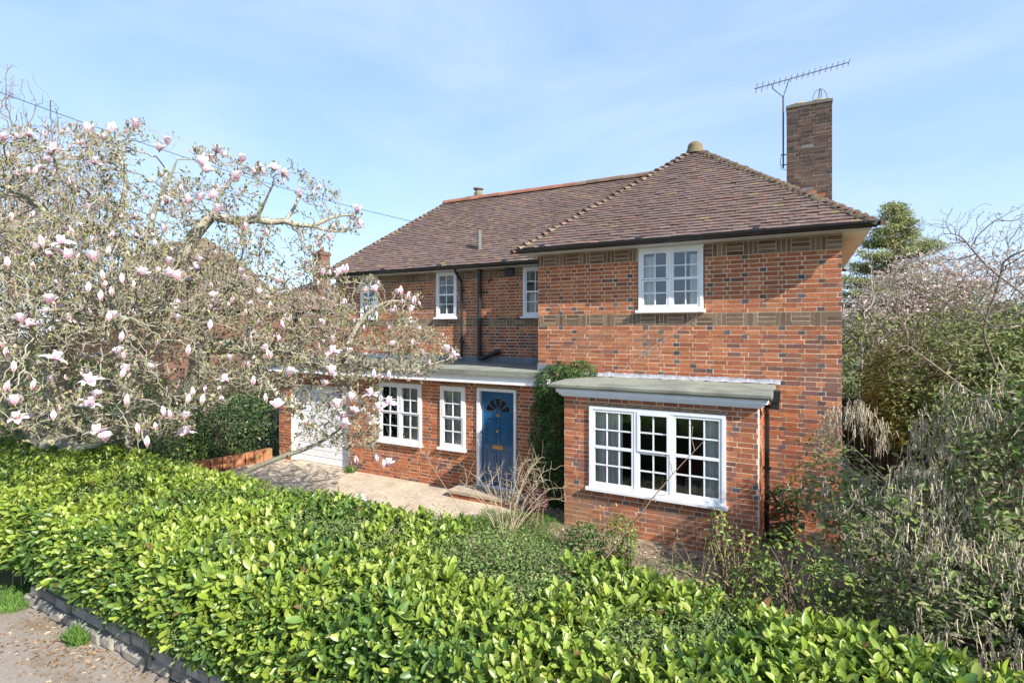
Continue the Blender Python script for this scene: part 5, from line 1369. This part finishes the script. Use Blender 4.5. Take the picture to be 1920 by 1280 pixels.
def conifer(base, h, w, label, seed):
    R = rng_(seed); root = thing('conifer', base, label, 'tree'); base = np.asarray(base, float); tr = MB(); fo = MB()
    tr.tube([base, base + (0.05, 0, h * .5), base + (0, 0, h)], [.22, .14, .02], 8, (0.16, 0.11, 0.08))
    z = h * .22
    while z < h * .985:
        t = (z / h); L = w * min(1, (1.01 - t) * 1.5) ** .95 * R.uniform(.65, 1.1); 
        for i in range(R.integers(6, 9)):
            a = R.random() * 6.28; d = np.array((math.cos(a), math.sin(a), R.uniform(.1, .6) * (.4 + t)))
            l_ = L * R.uniform(.5, 1.0); s = np.linspace(0, 1, 6)[:, None]
            q = base + (0, 0, z) + d * l_ * s + np.array((0, 0, -.20 * l_)) * s ** 2; tr.tube(q, np.linspace(.035 * (1.1 - t) + .008, .006, 6), 4, (0.17, 0.125, 0.09), cap=False)
            k = int(230 * l_) + 20; u = R.uniform(.12, 1.0, k) ** .8
            p = base + (0, 0, z) + d * l_ * u[:, None] + np.array((0, 0, -.20 * l_)) * (u ** 2)[:, None] + R.normal(0, .15, (k, 3)) * (1, 1, .55)
            fo.inst(NARROW[0] * (2.0, 1, 1), NARROW[1], frames(unit(d)[None] * .6 + rvec(R, k) * .7 + np.array((0, 0, -.25)), rvec(R, k) + np.array((0, 0, 1.)), R.uniform(.07, .15, k)), p, cmix(R, k, [(0.25, 0.28, 0.11), (0.30, 0.32, 0.13), (0.21, 0.24, 0.10), (0.34, 0.34, 0.15)], .14))
        z += h * R.uniform(.022, .036)
    tr.build('trunk', M_BARK, root, smooth=True); fo.build('foliage', M_LEAFD, root)
q = P(1676, 616, 26); conifer((q[0], q[1], 0), 3.46 + 241 / 997 * 26, 5.0, 'tall open conifer rising behind the right corner of the roof', 801)

# ------------------------------------------------------------------ neighbours and trees at the left
def neighbour():
    hs = thing('neighbour_house', (-30, 17.5, 0), 'neighbouring house with a large plain brown tiled roof seen through the magnolia', 'house')
    R = rng_(71)
    x0, x1, y0, y1, ez, rz = -36.0, -25.6, 13.6, 21.5, 4.4, 8.4
    b = MB(); b.box(x0 + .4, x1 - .4, y0 + .4, y1 - .4, 0, ez, (0.15, 0.08, 0.06)); w = b.build('brick_wall', M_BRICK, hs)
    ym = (y0 + y1) / 2
    def pl(name, P0, e, s, L, am, aM, seed):
        global house
        keep = house; house = hs; o = tiles(name, P0, e, s, L, am, aM, seed, .03); house = keep; return o
    run = (y1 - y0) / 2; lh = math.hypot(run, rz - ez); hx = 3.0; le = math.hypot(hx, rz - ez)
    pl('tiled_roof', (0, y0, ez), X, (0, run, rz - ez), lh, lambda t: x0 + hx * t, lambda t: x1 - hx * t, 72)
    pl('tiled_roof', (x1, 0, ez), Y, (-hx, 0, rz - ez), le, lambda t: y0 + run * t, lambda t: y1 - run * t, 73)
    b = MB(); b.add([(x0, y1, ez), (x1, y1, ez), (x1 - hx, ym, rz), (x0 + hx, ym, rz), (x0, y0, ez)], [(0, 1, 2, 3), (0, 3, 4)]); b.build('rear_roof', M_DECK, hs)
neighbour()
q = P(603, 490, 34)
FB = (0.13, 0.075, 0.055)
nh = thing('far_house', (q[0] - 1.5, q[1] + 1, 0), 'distant house whose red brick chimney shows left of the main roof', 'house')
b = MB(); b.box(q[0] - 4, q[0] + 1, q[1] - 2.5, q[1] + 4.5, 0, 4.6, FB); b.build('brick_wall', M_BRICK, nh)
b = MB(); xa, xb, ya, yb = q[0] - 4.4, q[0] + 1.4, q[1] - 2.9, q[1] + 4.9; ym = (ya + yb) / 2
b.add([(xa, ya, 4.6), (xb, ya, 4.6), (xb - 2.4, ym, 6.6), (xa + 2.4, ym, 6.6), (xa, yb, 4.6), (xb, yb, 4.6)], [(0, 1, 2, 3), (1, 5, 2), (5, 4, 3, 2), (4, 0, 3)], (0.16, 0.10, 0.08)); b.build('roof', M_TILE, nh)
b = MB(); cz = 3.46 + (616 - 472) / 997 * 34; cw = .32
b.box(q[0] - cw, q[0] + cw, q[1] - .4, q[1] + .4, 4.7, cz, (0.15, 0.08, 0.06)); b.box(q[0] - cw - .06, q[0] + cw + .06, q[1] - .46, q[1] + .46, cz - .25, cz - .08, (0.15, 0.08, 0.06)); fc_ = b.build('chimney', M_BRICK, nh)
b = MB(); b.lathe([(.16, cz), (.14, cz + .25), (.17, cz + .3), (0, cz + .3)], (q[0], q[1], 0), 10, (0.18, 0.10, 0.07)); b.build('chimney_pot', M_TILE, fc_)
for i, (bx, dd, hx_, lab) in enumerate(((20, 24, 9.2, 'taller of the two leafless trees behind the magnolia at the far left'), (112, 29, 8.4, 'thin leafless tree behind the neighbouring roof, right of the taller bare tree'))):
    q = P(bx, 616, dd); top = 3.46 + (616 - (140 if i == 0 else 230)) / 997 * dd
    tree('winter_tree', (q[0], q[1], 0), lab, 'tree', [((q[0], q[1], top * .66), (3.1, 2.6, top * .36), .6), ((q[0] - 3, q[1] + 1, top * .6), (2.5, 2.2, top * .3), .4)], 3600, 710 + i, .26, 3.4, .30, .0105, [(0.22, 0.18, 0.165), (0.19, 0.155, 0.145), (0.26, 0.21, 0.19)], [[(q[0], q[1], 0), (q[0] + .1, q[1], 2.5), (q[0], q[1], top * .42)]], .22, extra=bare_buds([(0.30, 0.22, 0.17)], .3, .06), trop=(0, 0, .35))

# overhead line
b = MB(); w0, w1 = P(-120, 128, 14), P(800, 421, 24); t = np.linspace(0, 1, 30)[:, None]
b.tube(w0 + (w1 - w0) * t - np.array((0, 0, .35)) * (4 * t * (1 - t)), .011, 5); o = b.build('telephone_line', M_WIRE); o['label'] = 'thin black overhead telephone line crossing the sky above the magnolia'; o['category'] = 'cable'

# ------------------------------------------------------------------ ground cover and litter
R = rng_(900)
def tuft(mb, c, rad, k, L, pal):
    a = R.random(k) * 6.283; q = rad * 1.6 * np.sqrt(R.random(k)); p = np.asarray(c) + np.stack([q * np.cos(a), q * np.sin(a) * .8, a * 0], 1); d = rvec(R, k) * .55 + np.array((0, 0, 1.0))
    mb.inst(NARROW[0] * (.55, 1, 1), NARROW[1], frames(d, rvec(R, k), R.uniform(.6, 1.3, k) * L), p, cmix(R, k, pal, .15))
GR = [(0.10, 0.20, 0.035), (0.13, 0.25, 0.045), (0.08, 0.16, 0.03)]
for (px_, py_, rad, k, lab) in ((150, 1190, .10, 420, 'bright green grass tuft on the pavement edge against the low stone wall'), (25, 1115, .28, 1500, 'wide patch of green weeds at the left end of the stone wall')):
    d = 3.4 * 997 / (py_ - 616); c = P(px_, py_, d); c[2] = 0; c[1] = min(c[1], 2.9)
    b = MB(); tuft(b, c, rad, k, .13 if k < 1000 else .10, GR); o = b.build('grass_tuft', M_LEAFD, label=lab, category='plant')
b = MB()
for i in range(420):
    x, y = R.uniform(-5.2, 4.5), R.uniform(4.6, 9.0)
    if x > -3.8 and y > 8.2: continue
    tuft(b, (x, y, soil_z(x, y)), .10, 26, R.uniform(.05, .11), GR + [(0.20, 0.22, 0.08), (0.24, 0.22, 0.11)])
for i in range(110):
    x, y = R.uniform(-5.2, -3.4), R.uniform(7.2, 8.7); tuft(b, (x, y, soil_z(x, y)), .10, 34, .08, GR)
b.build('grass', M_LEAFD, kind='stuff')
b = MB(); tuft(b, (-9.55, 9.42, 0), .09, 220, .12, GR); b.build('weed_clump', M_LEAFD, label='small green weed at the foot of the brick pier right of the garage door', category='plant')
b = MB(); k = 4200
x = R.uniform(-13, -2, k); y = 2.93 - np.abs(R.normal(0, .32, k)) ; keep = (y > .6) & (fnoise(np.stack([x, y, x * 0], 1), 1.3, 3) > R.uniform(-.6, .35, k)); x, y = x[keep], y[keep]; k = len(x)
b.inst(SMALL[0], SMALL[1], frames(rvec(R, k) * (1, 1, .15), np.array((0, 0, 1.)) + R.normal(0, .35, (k, 3)), R.uniform(.015, .055, k)), np.stack([x, y, np.full(k, .006)], 1), cmix(R, k, [(0.26, 0.13, 0.07), (0.20, 0.11, 0.06), (0.30, 0.21, 0.12), (0.38, 0.31, 0.20), (0.14, 0.09, 0.05)], .15))
k = 900; x = R.uniform(-12, -5.4, k); y = R.uniform(5, 9.4, k); kk = fnoise(np.stack([x, y, x * 0], 1), .8, 5) > R.uniform(-.3, .5, k); x, y = x[kk], y[kk]; k = len(x)
b.inst(SMALL[0], SMALL[1], frames(rvec(R, k) * (1, 1, .1), np.array((0, 0, 1.)) + R.normal(0, .25, (k, 3)), R.uniform(.02, .05, k)), np.stack([x, y, np.full(k, .006)], 1), cmix(R, k, [(0.20, 0.13, 0.08), (0.14, 0.10, 0.06), (0.62, 0.45, 0.45)], .15))
k = 5200; x = R.uniform(-5, 4.5, k); y = R.uniform(4.6, 9.2, k); z_ = np.array([soil_z(a, c) for a, c in zip(x, y)])
b.inst(SMALL[0], SMALL[1], frames(rvec(R, k) * (1, 1, .3), np.array((0, 0, 1.)) + R.normal(0, .5, (k, 3)), R.uniform(.03, .075, k)), np.stack([x, y, z_ + .012], 1), cmix(R, k, [(0.42, 0.32, 0.21), (0.33, 0.23, 0.14), (0.54, 0.44, 0.31), (0.24, 0.16, 0.10)], .15))
b.build('fallen_leaves', M_DRY, kind='stuff')
